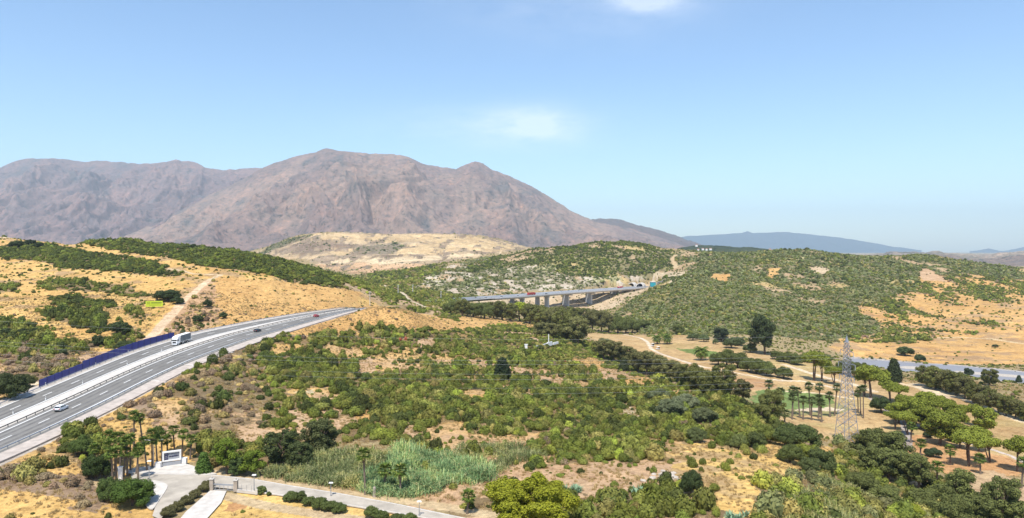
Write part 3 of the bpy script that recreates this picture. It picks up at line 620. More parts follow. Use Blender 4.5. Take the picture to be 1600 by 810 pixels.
track([(600, 446), (612, 452), (640, 470), (665, 480)], 3.5, 3, (.5, .44, .32), 500)
m = (hd < 1e8) & (hout < 1.5) & (hk < 408); COLR[m] = np.array((.44, .40, .35)) * (1 + .2 * gap[m])[:, None]; DEN[(hd < 1e8) & (hout < 2.5)] = 0
DEN[(jd < 6.5)] = 0; m = jd2 < 5.5; DEN[m] = 0
m = (jd < 7.5) & (jd > 4); COLR[m] = (.46, .36, .22)
m = rin | (rb < 5); COLR[m] = (.36, .34, .32); DEN[rin] = 0
m = np.array([r_[0] == 'quarry' for r_ in REG] + [False])[RID]; COLR[m] *= (1 + .55 * qn2[m])[:, None]
COLR = np.clip(COLR * (1 + .10 * fbm(XX / 3.5, YY / 3.5, 3, 99))[..., None], .01, .75)
terrain = link('ground', grid_mesh('ground', XX, YY, ZZ, MG, COLR)); tag(terrain, 'dry golden hillsides and scrubland terrain', None, None, 'structure')
def samp(A, X, Y):
    fc = np.clip(np.round((X / Y - tin[0]) / (tin[1] - tin[0])), 0, NC_IN - 1).astype(int); fr = np.clip(np.round(np.interp(np.log(Y), LR, np.arange(len(LR)))), 0, len(LR) - 1).astype(int)
    return A[:, :NC_IN][fr, fc]

# ------------------------------------------------------------------ far mountains
def crest_fn(pts):
    p = np.array(pts, float); return lambda px: np.interp(px, p[:, 0], p[:, 1])
def mountain(name, label, crest, px0, px1, yc, yb, zb, col, n=520, m=260, rough=1.0, seed=0, pw=1.25, ystep=0.0, foot=None, cols=None):
    """a range as real relief: crest line at depth yc, foot at depth yb, and a back slope"""
    px = np.linspace(px0, px1, n); t = (px - 800) / F
    s = np.concatenate([np.linspace(0, 1, m), 1 + np.linspace(0, .6, 30)[1:]])
    TT_, SS = np.meshgrid(t, s)
    cy = crest_fn(crest)(px); cy = cy + (3.0 * fbm(px / 17, px * 0, 5, seed + 50, .62)) * rough
    YC = yc * (1 + .05 * fbm(px / 160, px * 0 + 3, 3, seed + 7))
    ZC = CH + (HOR - cy) / F * YC
    Y = yb + (YC[None] - yb) * SS; X = TT_ * Y
    up = np.clip(SS, 0, 1); h = ZC[None] - zb
    prof = up ** pw
    warp = .8 * fbm(X / 1500, Y / 1500, 3, seed + 2)
    rel = ridged(X / 900 + warp, Y / 1700 + warp, 5, seed + 4, .55) - .45
    sp_ = ridged(X / 420 + 2 * warp, Y / 1500, 4, seed + 6, .5) - .45
    env = np.sin(np.pi * np.clip(up, 0, 1) ** .9) ** .8
    Z = zb + h * prof + env * h * (.31 * rel + .23 * sp_) * rough
    Z = Z + env * (fbm(X / 130, Y / 130, 4, seed + 9) * 22 + (ridged(X / 210 + 2 * warp, Y / 700 + warp, 5, seed + 12, .6) - .4) * 55) * rough
    lim = ZC[None] * 1.0
    # never let a spur rise over the line of sight to the crest
    zmax = CH + (ZC[None] - CH) * (Y / YC[None]) - 2
    Z = np.where(SS < .995, np.minimum(Z, zmax + (Z - zmax) * .03), Z)
    back = SS > 1; Z = np.where(back, ZC[None] - h * ((SS - 1) / .6) ** 1.1, Z)
    c = np.empty(X.shape + (3,)); c[:] = col
    if cols is not None:
        g = fbm(X / 700, Y / 1200, 4, seed + 21, .6)
        a, b_ = cols; f = sstep(g, -.15, .35)[..., None]; c = c * (1 - f) + np.array(a) * f
        f = sstep(ridged(X / 500, Y / 900, 4, seed + 23) - .45 - .1, 0, .35)[..., None]; c = c * (1 - .7 * f) + np.array(b_) * .7 * f
    o = link(name, grid_mesh(name, X, Y, Z, MMT, np.clip(c, 0, 1))); tag(o, label, None, None, 'structure'); return o
mountain('mountain', 'broad brown mountain with a rounded summit', [(120, 396), (150, 388), (215, 354), (240, 350), (265, 338), (330, 305), (385, 277), (410, 263), (440, 251), (470, 243), (490, 238), (510, 232), (530, 237), (560, 238), (600, 241), (612, 240), (640, 246), (655, 254), (680, 261), (700, 262), (712, 264), (725, 258), (742, 252), (755, 255), (770, 265), (800, 277), (830, 290), (860, 309), (890, 328), (930, 346), (1000, 362), (1060, 380), (1095, 392), (1110, 398)],
    120, 1110, 8000, 4200, 50, (.215, .153, .132), cols=((.285, .198, .155), (.11, .11, .105)), seed=3)
mountain('mountain', 'hazy long brown mountain ridge behind on the left', [(-400, 300), (-200, 270), (-60, 268), (0, 262), (20, 254), (45, 248), (70, 247), (100, 249), (130, 253), (165, 251), (195, 254), (215, 256), (245, 254), (275, 250), (300, 253), (320, 260), (345, 267), (375, 264), (400, 262), (430, 268), (500, 290), (600, 340)],
    -400, 600, 10600, 6300, 30, (.20, .138, .128), cols=((.24, .16, .14), (.125, .12, .12)), seed=13)
mountain('mountain', 'low brown shoulder of the mountain at its right end', [(820, 396), (880, 352), (925, 343), (955, 341), (985, 347), (1010, 355), (1040, 363), (1070, 373), (1095, 383), (1120, 394)],
    820, 1120, 10500, 8000, 50, (.12, .085, .07), seed=23, n=240, m=120)
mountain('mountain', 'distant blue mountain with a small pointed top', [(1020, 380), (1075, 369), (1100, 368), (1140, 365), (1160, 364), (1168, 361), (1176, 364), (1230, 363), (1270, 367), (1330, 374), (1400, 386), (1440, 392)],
    1020, 1440, 21000, 18500, 0, (.045, .075, .10), seed=33, n=200, m=40, rough=.35)  # bluish base colour: some of the distance haze is painted in
mountain('mountain', 'tiny blue pointed mountain on the horizon', [(1515, 393), (1530, 391), (1545, 388.5), (1560, 392), (1580, 394)], 1515, 1580, 20500, 19500, 0, (.045, .075, .10), seed=35, n=60, m=20, rough=.2)  # same base colour, with a little haze blue put into it
mountain('mountain', 'pale blue mountain at the right edge of the horizon', [(1560, 394), (1585, 389), (1600, 386), (1680, 380), (1760, 394)], 1560, 1760, 21000, 19500, 0, (.045, .075, .10), seed=36, n=60, m=20, rough=.2)  # base colour again carries some painted haze blue
mountain('hills', 'low purplish hills beyond the right scrub ridge', [(1340, 398), (1400, 394), (1440, 394), (1465, 393), (1480, 396), (1520, 397), (1560, 396), (1590, 393), (1660, 390), (1760, 394)],
    1340, 1760, 5200, 3000, 20, (.20, .155, .13), cols=((.36, .29, .22), (.09, .09, .07)), seed=43, n=300, m=120, rough=1.0)
mountain('hills', 'low dark wooded ridge with white houses', [(1030, 396), (1060, 388), (1085, 384), (1110, 383), (1140, 385), (1180, 387), (1220, 391), (1250, 397)], 1030, 1250, 2900, 2100, 60, (.06, .075, .04), seed=53, n=160, m=60, rough=.7)
# ------------------------------------------------------------------ haze
hz = MB(); hz.box((0, 0, 780), (50000, 50000, 1640)); 
MH = bpy.data.materials.new('air'); MH.use_nodes = True; t = MH.node_tree; t.nodes.remove(t.nodes['Principled BSDF'])
pv = t.nodes.new('ShaderNodeVolumePrincipled'); pv.inputs['Color'].default_value = (.74, .895, 1.0, 1); pv.inputs['Density'].default_value = 5.0e-5; pv.inputs['Anisotropy'].default_value = 0.0
t.links.new(pv.outputs[0], t.nodes['Material Output'].inputs['Volume'])
tag(hz.build('haze', MH), 'thin blue summer haze', None, None, 'stuff')

# ------------------------------------------------------------------ highway
def strip(name, v0, v1, dz, mat, i0=0, i1=419, label=None, thick=0.0, parent=None):
    mb = MB(); n = int(i1 - i0) + 1; vs = []
    for i in np.linspace(i0, i1, n): vs += [hway(i, v0, dz), hway(i, v1, dz)]
    if thick:
        vs2 = [v - Vector((0, 0, thick)) for v in vs]; o = len(vs); vs = vs + vs2
    fs = [(2 * k, 2 * k + 1, 2 * k + 3, 2 * k + 2) for k in range(n - 1)]
    if thick: fs += [(2 * k, 2 * k + 2, o + 2 * k + 2, o + 2 * k) for k in range(n - 1)] + [(2 * k + 1, o + 2 * k + 1, o + 2 * k + 3, 2 * k + 3) for k in range(n - 1)]
    mb.add(vs, fs); o_ = mb.build(name, mat, parent)
    if label: tag(o_, label, None, None, 'structure')
    return o_
strip('road', 0, 1, 0, MASPH, label='grey asphalt dual carriageway motorway', thick=.8)
strip('verge', 1.0, 1.16, -.02, MGRAV, label='pale gravel verge along the motorway', thick=.6)
strip('verge', -.10, 0, -.02, MGRAV, label='pale gravel verge on the uphill side of the motorway', thick=.6)
strip('shoulder', .004, .065, .008, MCONC2, label='pale hard shoulder of the near left carriageway')
strip('median', .372, .50, .02, MCONC, label='pale concrete central reservation strip')
strip('median', .50, .545, .015, MCONC2, label='dark concrete gutter of the central reservation')
MWEAR = simple('wheel_worn_asphalt', (.148, .142, .134), .95, vary=.2, scale=.3, spec=.1); MWEAR2 = simple('dusty_asphalt', (.25, .235, .21), .95, vary=.15, scale=.3, spec=.1)
for v in (.108, .172, .250, .318, .632, .70, .79, .865): strip('road_wear', v - .016, v + .016, .006, MWEAR, label='darker wheel track worn along a motorway lane')
for v in (.93, .356): strip('road_dust', v + .004, v + .016 + .02 * (v > .9), .006, MWEAR2, label='dusty pale edge of the motorway lanes')
mk = MB()
def mkstrip(v0, v1, i0, i1):
    n = max(2, int((i1 - i0) / 1.0) + 1); vs = []
    for i in np.linspace(i0, i1, n): vs += [hway(i, v0, .014), hway(i, v1, .014)]
    mk.add(vs, [(2 * k, 2 * k + 1, 2 * k + 3, 2 * k + 2) for k in range(n - 1)])
seg = np.linalg.norm(np.diff(HC[:, :2], axis=0), axis=1).mean(); print('seg', seg)
for v in (.075, .352, .60, .915): mkstrip(v - .006, v + .006, 0, 419)
for v in (.215, .757):
    i = 0
    while i < 419 - 5 / seg: mkstrip(v - .0045, v + .0045, i, i + 5 / seg); i += 16 / seg
tag(mk.build('lane_markings', MPAINT), 'white lane lines on the motorway', None, None, 'structure')
def guardrail(v, label, every=4.0, double=False, dark=False):
    root = empty('guardrail', tuple(hway(150, v))); tag(root, label, 'guardrail', 'steel guardrails along the motorway'); o = root.location
    rail = MB(); pts = [hway(i, v) - o for i in range(0, 420)]
    vs = []
    prof = ((-.04, .78), (.04, .72), (-.02, .64), (.04, .56), (-.04, .48))
    for k, p in enumerate(pts):
        n = Vector((HN[k, 0], HN[k, 1], 0))
        for (a, z) in prof: vs.append(p + n * a + Vector((0, 0, z)))
        for (a, z) in reversed(prof): vs.append(p + n * (a - .03) + Vector((0, 0, z)))
    m = 2 * len(prof)
    rail.add(vs, [(k * m + j, k * m + (j + 1) % m, (k + 1) * m + (j + 1) % m, (k + 1) * m + j) for k in range(len(pts) - 1) for j in range(m)])
    rail.build('rail', MDKSTEEL if dark else MSTEEL, root)
    pm = MB(); pm.box((0, 0, .3), (.14, .14, 1.0)); pme = pm.mesh('post', MDKSTEEL if dark else MSTEEL)
    i = 20; c = 0
    while i < 419 and c < 95:
        p = hway(i, v) - o; q = link('post', pme, root, p); i += every / seg; c += 1
guardrail(.975, 'steel guardrail along the gravel verge on the valley side of the motorway')
guardrail(.022, 'steel guardrail on the uphill side of the motorway, beside the blue wall')
guardrail(.552, 'dark steel guardrail along the middle of the motorway', dark=True)
# navy noise screen
def road_i(px, v):
    best, bi = 1e9, 0
    for i in range(0, 419):
        p = hway(i, v); q = 800 + F * p.x / p.y
        if abs(q - px) < best and p.y < 470: best, bi = abs(q - px), i
    return bi
i0, i1 = road_i(61, -.03), road_i(272, -.03)
root = empty('noise_barrier', tuple(hway(i0, -.03))); tag(root, 'long navy blue metal noise barrier beside the motorway', 'noise barrier'); o = root.location
npan = int((i1 - i0) * seg / 4.2); pitch = (i1 - i0) / npan; H0 = 3.1
for k in range(npan):
    a = hway(i0 + k * pitch, -.03) - o; b_ = hway(i0 + (k + .96) * pitch, -.03) - o
    h = (2.4 if k < 6 else H0) if k % 2 or k > 3 else 2.4
    if k > npan - 5: h = H0 - .12 * (k - npan + 5)
    mb = MB(); d = b_ - a; rz = math.atan2(d.y, d.x); c = (a + b_) / 2
    for s_ in range(5):
        hh = (h + .5) / 5
        mb.box((c.x, c.y, c.z - .5 + hh * (s_ + .5)), (math.hypot(d.x, d.y), .12 + .02 * (s_ % 2), hh - .004), rz)
    mb.build('panel', MBLUE, root)
    mb = MB(); p = hway(i0 + (k - .02) * pitch, -.03) - o; mb.box((p.x, p.y, p.z + h / 2 - .2), (.2, .22, h + .5), rz); mb.build('post', MNAVY, root)
# small white marker posts
pm = MB(); pm.box((0, 0, .55), (.22, .16, 1.1), top=(.8, .6)); pm.box((0, 0, .85), (.235, .17, .18), mi=1); pmm = pm.mesh('marker_post', [MWHITE, MBLACK])
NTH = ['first', 'second', 'third', 'fourth', 'fifth', 'sixth', 'seventh', 'eighth', 'ninth', 'tenth', 'eleventh', 'twelfth']
for k, (px, v) in enumerate([(70, .33), (20, .33), (130, .33), (199, .33), (252, .33), (71, .0), (150, .0), (200, .0), (270, .0)]):
    i = road_i(px, v); o_ = link('marker_post', pmm, None, hway(i, v, .0))
    med = v > .1; idx = sorted([a for a, b_ in [(70, .33), (20, .33), (130, .33), (199, .33), (252, .33), (71, .0), (150, .0), (200, .0), (270, .0)] if (b_ > .1) == med]).index(px)
    tag(o_, 'white marker post on the motorway %s, %s from the left' % ('median edge' if med else 'shoulder by the blue wall', NTH[idx]), 'marker post', 'white marker posts on the motorway')
# drain chutes down the verge
for k, px in enumerate((238, 290, 345)):
    i = road_i(px, 1.0); a = hway(i, 1.0, -.0); b_ = hway(i - 3, 1.18, -.1); b_.z = float(ground(b_.x, b_.y)) + .1
    mb = MB(); d = b_ - a; c = (a + b_) / 2; mb.box((0, 0, 0), (d.length, 1.1, .25), 0)
    o_ = mb.build('drain_chute', MCONC); o_.location = c; o_.rotation_euler = (0, math.atan2(-d.z, math.hypot(d.x, d.y)), math.atan2(d.y, d.x))
    tag(o_, 'pale concrete drain chute below the motorway guardrail, %s from the left' % NTH[k], 'drain chute', 'drain chutes below the motorway')

# ------------------------------------------------------------------ vehicles
def wheelset(root, xs, y, r, wd, mat=None):
    tm = MB(); n = 14
    tm.tube((0, -wd / 2, 0), (0, wd / 2, 0), r, n=n); tme = tm.mesh('tyre', MTYRE)
    rm = MB(); rm.tube((0, -wd / 2 - .012, 0), (0, wd / 2 + .012, 0), r * .6, n=n); rme = rm.mesh('rim', MSTEEL)
    for x in xs:
        for s in (-1, 1):
            t_ = link('wheel', tme, root, (x, s * y, r)); link('rim', rme, t_)
def make_car(name, label, paint, length=4.5, wid=1.84, h=1.6, suv=True, cat='car', group=None):
    """x forward"""
    root = empty(name); tag(root, label, cat, group); Lh = length / 2; W = wid / 2
    # body cross sections along x: (x, z_bottom, z_belt, half width)
    secs = [(-Lh, .45, .95, .80), (-Lh + .08, .32, 1.02, .93), (-Lh * .7, .28, 1.04, 1.0), (0, .25, 1.0, 1.0), (Lh * .45, .27, .98, 1.0), (Lh * .8, .3, .88, .95), (Lh - .08, .35, .78, .86), (Lh, .42, .66, .74)]
    mb = MB(); vs = []
    for x, z0, z1, k in secs:
        for yy_, zz_ in ((-W * k * .9, z0), (-W * k, z0 + .18), (-W * k, (z0 + z1) / 2 + .05), (-W * k * .93, z1 - .03), (-W * k * .55, z1 + .02), (W * k * .55, z1 + .02), (W * k * .93, z1 - .03), (W * k, (z0 + z1) / 2 + .05), (W * k, z0 + .18), (W * k * .9, z0)): vs.append((x, yy_, zz_))
    fs = [(i * 10 + j, i * 10 + (j + 1) % 10, (i + 1) * 10 + (j + 1) % 10, (i + 1) * 10 + j) for i in range(len(secs) - 1) for j in range(10)]
    fs += [tuple(range(9, -1, -1)), tuple(range((len(secs) - 1) * 10, len(secs) * 10))]; mb.add(vs, fs); mb.build('body', paint, root)
    # cabin: glass house with painted roof
    cab = [(-Lh + .12, .98), (-Lh + .42, h - .08), (Lh * .08, h - .06), (Lh * .45, .98)]
    def ring(z, k, w_): return None
    g = MB(); xb0, xb1, xt0, xt1 = -Lh + .10, Lh * .47, -Lh + .45, Lh * .06
    g.add([(xb0, -W * .9, .98), (xb1, -W * .9, .98), (xb1, W * .9, .98), (xb0, W * .9, .98), (xt0, -W * .74, h - .07), (xt1, -W * .74, h - .07), (xt1, W * .74, h - .07), (xt0, W * .74, h - .07)],
          [(0, 1, 5, 4), (1, 2, 6, 5), (2, 3, 7, 6), (3, 0, 4, 7), (4, 5, 6, 7), (3, 2, 1, 0)]); g.build('windows', MGLASS, root)
    r_ = MB(); r_.box(((xt0 + xt1) / 2, 0, h - .035), (xt1 - xt0 + .12, W * 1.5, .09), top=(.9, .85))
    for s in (-1, 1):
        r_.tube((xb0, s * W * .905, .98), (xt0, s * W * .745, h - .07), .05, n=5); r_.tube((xb1, s * W * .905, .98), (xt1, s * W * .745, h - .07), .04, n=5); r_.tube((-.1, s * W * .91, .98), (-.15, s * W * .75, h - .07), .04, n=5)
    r_.build('roof', paint, root)
    for s in (-1, 1):
        m_ = MB(); m_.box((-Lh + .05, s * W * .72, .86), (.16, .34, .2)); m_.build('taillight', MLIGHTR, root)
        m_ = MB(); m_.box((Lh - .1, s * W * .62, .62), (.2, .36, .15)); m_.build('headlight', MLIGHTW, root)
        m_ = MB(); m_.box((Lh * .33, s * (W + .08), 1.02), (.14, .2, .14)); m_.build('mirror', paint, root)
    m_ = MB(); m_.box((-Lh + .03, 0, .48), (.14, wid * .82, .24)); m_.build('bumper', MBLACK, root)
    m_ = MB(); m_.box((-Lh + .0, 0, .74), (.03, .52, .12)); m_.build('number_plate', MPAINT, root)
    wheelset(root, (-Lh * .6, Lh * .62), W - .1, .34, .22)
    return root
def put_on_road(root, px, v, fwd=True, z=.0):
    i = road_i(px, v); p = hway(i, v, z); q = hway(i + 3, v, z) if fwd else hway(i - 3, v, z)
    root.location = p; d = q - p; root.rotation_euler = (0, -math.atan2(d.z, math.hypot(d.x, d.y)), math.atan2(d.y, d.x)); return p
c1 = make_car('car', 'white hatchback car driving away past the end of the blue wall', MCARW, 4.5, 1.85, 1.58); c1.scale = (1.03, 1.03, 1.03); print('car', put_on_road(c1, 96, .70))
c2 = make_car('car', 'small black car on the motorway bend beyond the truck', MCARB, 4.3, 1.8, 1.48); put_on_road(c2, 403, .74)
c3 = make_car('car', 'red car at the far end of the motorway bend', MCARR, 4.3, 1.8, 1.5); put_on_road(c3, 494, .74)
def make_truck(name, label, cabm, boxm, roofm, Lt=13.6, scale=1.0, group=None):
    root = empty(name); tag(root, label, 'truck', group)
    # tractor, x forward, trailer behind
    mb = MB(); prof = [(5.9, .9), (8.05, .75), (8.15, 1.2), (8.1, 2.0), (7.8, 2.95), (7.3, 3.55), (6.4, 3.85), (5.9, 3.85)]
    mb.prism(prof, -1.24, 1.24); mb.build('cab', cabm, root)
    g = MB(); g.box((8.03, 0, 2.28), (.14, 2.2, .72)); g.build('windscreen', MGLASS, root)
    g = MB(); g.box((8.14, 0, 1.38), (.08, 1.5, .62)); [g.box((8.19, 0, 1.15 + .14 * k), (.03, 1.5, .03), mi=0) for k in range(4)]; g.build('grille', MBLACK, root)
    g = MB(); g.box((8.12, 0, .62), (.2, 2.4, .4)); g.build('bumper', cabm, root)
    for s in (-1, 1):
        g = MB(); g.box((8.2, s * .95, .85), (.08, .34, .2)); g.build('headlight', MLIGHTW, root)
        g = MB(); g.box((7.1, s * 1.245, 2.25), (.9, .03, .7)); g.build('side_window', MGLASS, root)
        g = MB(); g.box((7.95, s * 1.42, 2.3), (.12, .24, .7)); g.tube((7.9, s * 1.24, 2.5), (7.95, s * 1.42, 2.5), .03); g.build('mirror', MBLACK, root)
        g = MB(); g.box((3.2, s * 1.12, .85), (1.2, .25, .6)); g.build('fuel_tank', MSTEEL, root)
    c = MB(); c.box((3.4, 0, .85), (6.4, .8, .3)); c.box((5.2 - Lt / 2, 0, 1.05), (Lt - 1, .9, .25)); c.build('chassis', MBLACK, root)
    b_ = MB(); b_.box((5.5 - Lt / 2, 0, 2.62), (Lt, 2.5, 2.75)); b_.build('trailer_box', boxm, root)
    b_ = MB(); b_.box((5.5 - Lt / 2, 0, 4.02), (Lt + .02, 2.54, .05)); [b_.box((5.5 - Lt * k, 0, 2.62), (.12, 2.56, 2.8)) for k in (0, 1)]; b_.box((5.5 - Lt / 2, 0, 1.26), (Lt + .01, 2.54, .12)); b_.build('trailer_roof', roofm, root)
    for s in (-1, 1):
        m_ = MB(); m_.box((6.2 - Lt, s * 1.2, .85), (Lt * .33, .06, .5)); m_.build('side_guard', MSTEEL, root)
    wheelset(root, (7.0, 3.9, 9.9 - Lt, 8.6 - Lt, 7.3 - Lt) if Lt > 10 else (7.0, 3.9, .2, -1.1), 1.06, .5, .32)
    root.scale = (scale,) * 3; return root
tr = make_truck('truck', 'white truck with a grey curtain sided trailer coming down the motorway', MCARW, MTRUCK, MWHITE, Lt=8.2); tr.scale = (1.0,) * 3; put_on_road(tr, 289, .30, fwd=False)

# ------------------------------------------------------------------ junction and lower road
def sheet(name, pix, z, mat, label, thick=.0, zz=None):
    vs = [at_z(x, y, z) for x, y in pix]; bm = bmesh.new(); bv = [bm.verts.new(v) for v in vs]; f = bm.faces.new(bv); bm.normal_update()
    if f.normal.z < 0: f.normal_flip()
    bmesh.ops.triangulate(bm, faces=[f])
    if thick:
        r = bmesh.ops.extrude_face_region(bm, geom=bm.faces[:]); bmesh.ops.translate(bm, verts=[e for e in r['geom'] if isinstance(e, bmesh.types.BMVert)], vec=(0, 0, thick)); bmesh.ops.recalc_face_normals(bm, faces=bm.faces)
    me = bpy.data.meshes.new(name); bm.to_mesh(me); bm.free(); me.materials.append(mat); return tag(link(name, me), label, None, None, 'structure')
def smoothpoly(pts, n=3):
    P = np.array(pts, float); q = []
    for i in range(len(P)):
        q.append(P[i] * .75 + P[(i + 1) % len(P)] * .25); q.append(P[i] * .25 + P[(i + 1) % len(P)] * .75)
    return q
rt = [at_z(x, y, ZJ) for x, y in LRT]; rbm = [at_z(x, y, ZJ) for x, y in LRB]
mb = MB(); A = resample(np.array([tuple(v) for v in rt]), 120); B = resample(np.array([tuple(v) for v in rbm]), 120)
vs = []
for a, b_ in zip(A, B): vs += [tuple(a), tuple(b_)]
mb.add(vs, [(2 * k, 2 * k + 1, 2 * k + 3, 2 * k + 2) for k in range(119)]); tag(mb.build('road', MASPH2), 'pale asphalt side road at the foot of the slope', None, None, 'structure')
for E, nm in ((A, 'far'), (B[45:], 'near')):
    mb = MB(); m_ = len(E); c = E.mean(0)
    for k in range(m_ - 1):
        a, b_ = Vector(E[k]), Vector(E[k + 1]); d = b_ - a
        if d.length > .01: mb.box(tuple((a + b_) / 2 + Vector((0, 0, .02))), (d.length, .35, .22), math.atan2(d.y, d.x))
    tag(mb.build('kerb', MCONC), 'pale kerb along the %s edge of the side road' % nm, None, None, 'structure')
sheet('road', [(212, 746), (330, 749), (333, 755), (316, 763), (300, 771), (280, 786), (262, 800), (250, 812), (238, 806), (245, 785), (261, 764), (258, 756), (230, 752)], ZJ + .006, MASPH2, 'pale asphalt junction mouth by the palms')
sheet('pavement', smoothpoly([(196, 735), (240, 729), (262, 726.5), (290, 726), (304, 730), (318, 737), (346, 743), (262, 743.3), (215, 741), (196, 741)]), ZJ - .1, MCONC, 'white paved forecourt of the entrance sign', .22)
sheet('pavement', smoothpoly(smoothpoly([(216, 752), (246, 752), (262, 758), (262, 764), (247, 786), (238, 800), (225, 790), (232, 768)])), ZJ - .1, MCONC, 'white paved traffic island by the round dark bush', .22)
sheet('path', [(329, 766), (354, 767), (346, 785), (322, 812), (300, 840), (250, 850), (290, 800)], ZJ + .03, MCONC, 'pale concrete drive beyond the gate')
# gate
def G(px, py, z=ZJ): return at_z(px, py, z)
root = empty('gate', tuple(G(348, 767))); tag(root, 'grey metal field gate between two stone posts', 'gate'); o = root.location
pa, pb = G(331, 766) - o, G(368.5, 768) - o
for p in (pa, pb):
    mb = MB(); mb.box((p.x, p.y, 1.15), (.75, .75, 2.3)); mb.build('stone_post', MSTONE, root)
    mb = MB(); mb.box((p.x, p.y, 2.36), (.95, .95, .14)); mb.tube((p.x, p.y, 2.43), (p.x, p.y, 2.8), .12, .16, 8); mb.build('cap', MCONC, root)
d = pb - pa; rz = math.atan2(d.y, d.x); mb = MB(); c = (pa + pb) / 2; L_ = d.length - .8
mb.box((c.x, c.y, 1.25), (L_, .1, .32), rz); mb.box((c.x, c.y, .2), (L_, .08, .1), rz)
for k in range(5):
    p = pa + d * ((k + .5) / 5 * .86 + .07); mb.box((p.x, p.y, .65), (.07, .07, .95), rz)
mb.build('gate_leaf', MSTEEL, root)
# low wall with a wire fence to the right of the gate
root = empty('low_wall', tuple(G(384, 770))); tag(root, 'low pale wall with thin fence posts right of the gate', 'wall'); o = root.location
a, b_ = G(370, 768.5) - o, G(401, 772) - o; d = b_ - a; mb = MB(); c = (a + b_) / 2; mb.box((c.x, c.y, .2), (d.length, .3, .6), math.atan2(d.y, d.x)); mb.box((b_.x, b_.y, .45), (.5, .4, 1.1), 0); mb.build('wall_base', MCONC, root)
for k in range(5):
    p = a + d * (k / 4.0); mb = MB(); mb.tube((p.x, p.y, .4), (p.x, p.y, 1.6), .04); mb.build('post', MSTEEL, root)
# white entrance sign
pa, pb = G(253.5, 729.5), G(283, 725.5); d = pb - pa; rz = math.atan2(d.y, d.x); Ls = d.length
root = empty('entrance_sign', tuple((pa + pb) / 2), rz); tag(root, 'white framed estate sign with dark printed panel at the palm entrance', 'sign')
mb = MB(); mb.box((0, 0, .45), (Ls * .96, .5, .9)); mb.build('plinth', MGREY, root)
fh, fz = 2.3, 1.1
mb = MB(); mb.box((0, 0, fz + .15), (Ls, .5, .3)); mb.box((0, 0, fz + fh - .15), (Ls, .5, .3)); [mb.box((s * (Ls / 2 - .18), 0, fz + fh / 2), (.36, .496, fh - .6)) for s in (-1, 1)]; mb.build('frame', MWHITE, root)
mb = MB(); mb.box((0, .06, fz + fh / 2), (Ls - .7, .1, fh - .6)); mb.build('panel', MGREY, root)
pl = root.children[-1]; W_ = Ls - .7
mb = MB(); mb.box((-W_ * .36, -.01, fz + fh / 2), (W_ * .26, .04, fh - .66)); mb.build('navy_field', MNAVY, pl)
mb = MB()
for k, (x, z, l) in enumerate([(-.36, .42, .18), (-.36, .0, .12), (-.36, -.35, .2), ]): mb.box((W_ * x, -.035, fz + fh / 2 + z), (W_ * l, .02, .09))
mb.build('pale_print', MGREY, pl)
mb = MB(); rr = random.Random(5); x = -.18
while x < .42:
    l = rr.uniform(.02, .05); mb.box((W_ * (x + l / 2), -.01, fz + fh / 2 - .12 + .05 * (x > .1)), (W_ * l, .04, rr.uniform(.25, .5) * (1 if x > 0 else .6))); x += l + .012
mb.build('dark_print', MNAVY, pl)
mb = MB(); mb.box((W_ * .12, -.01, fz + fh / 2 + .5), (W_ * .7, .03, .1)); mb.build('thin_print', MNAVY, pl)
for px, py, s, lb in ((287.5, 724.5, 1.3, 'right'), (247.5, 731, 1.2, 'left')):
    mb = MB(); mb.box((0, 0, s / 2), (1.3, .8, s)); mb.box((0, 0, s + .04), (1.4, .9, .08)); o_ = mb.build('white_block', MWHITE, None, G(px, py)); tag(o_, 'low white masonry block at the %s end of the entrance sign' % lb, 'block', 'white blocks beside the entrance sign')
# white entrance wall among the palm trunks
mb = MB(); p = G(188, 750); mb.box((0, 0, 1.3), (.8, .5, 3.0)); mb.box((0, 0, 2.86), (1.0, .7, .12)); o_ = mb.build('white_pillar', MWHITE, None, p); tag(o_, 'white gate pillar half hidden among the palm trunks', 'pillar')
# street lamps
def lamp(px, py, h, label, arm=False):
    p = hit(px, py, 100); root = empty('street_lamp', p); tag(root, label, 'street lamp', 'street lamps on the side road')
    mb = MB(); mb.tube((0, 0, -.3), (0, 0, h), .11, .06, 8); mb.tube((0, 0, 0), (0, 0, .5), .16, .16, 8); mb.build('pole', MSTEEL, root)
    mb = MB()
    if arm: [mb.tube((0, 0, h - .1), (s * 1.5, 0, h + .35), .05) for s in (-1, 1)]; [mb.box((s * 1.7, 0, h + .38), (.9, .35, .14)) for s in (-1, 1)]
    else: mb.box((0, 0, h + .05), (.9, .45, .16), top=(.7, .7))
    mb.build('lamp_head', MWHITE, root)
lamp(233, 750, 4.1, 'thin street lamp at the junction beside the paved island')
lamp(240, 727, 5.6, 'tall double headed lamp among the entrance palms', True)
lamp(397, 768, 3.4, 'small street lamp beside the low wall'); lamp(517, 777, 2.9, 'small street lamp on the kerb between the gate and the reeds'); lamp(655, 808, 2.9, 'rightmost small street lamp, at the bottom edge')
# stub and boulder beside the mid palms
p = hit(585, 777, 90); mb = MB(); mb.tube((0, 0, -.3), (0, 0, 1.9), .38, .3, 9); mb.tube((0, 0, 1.9), (0, 0, 2.1), .3, .22, 9); tag(mb.build('tree_stump', MSTONE, None, p), 'short grey stump between the palms by the side road', 'stump')

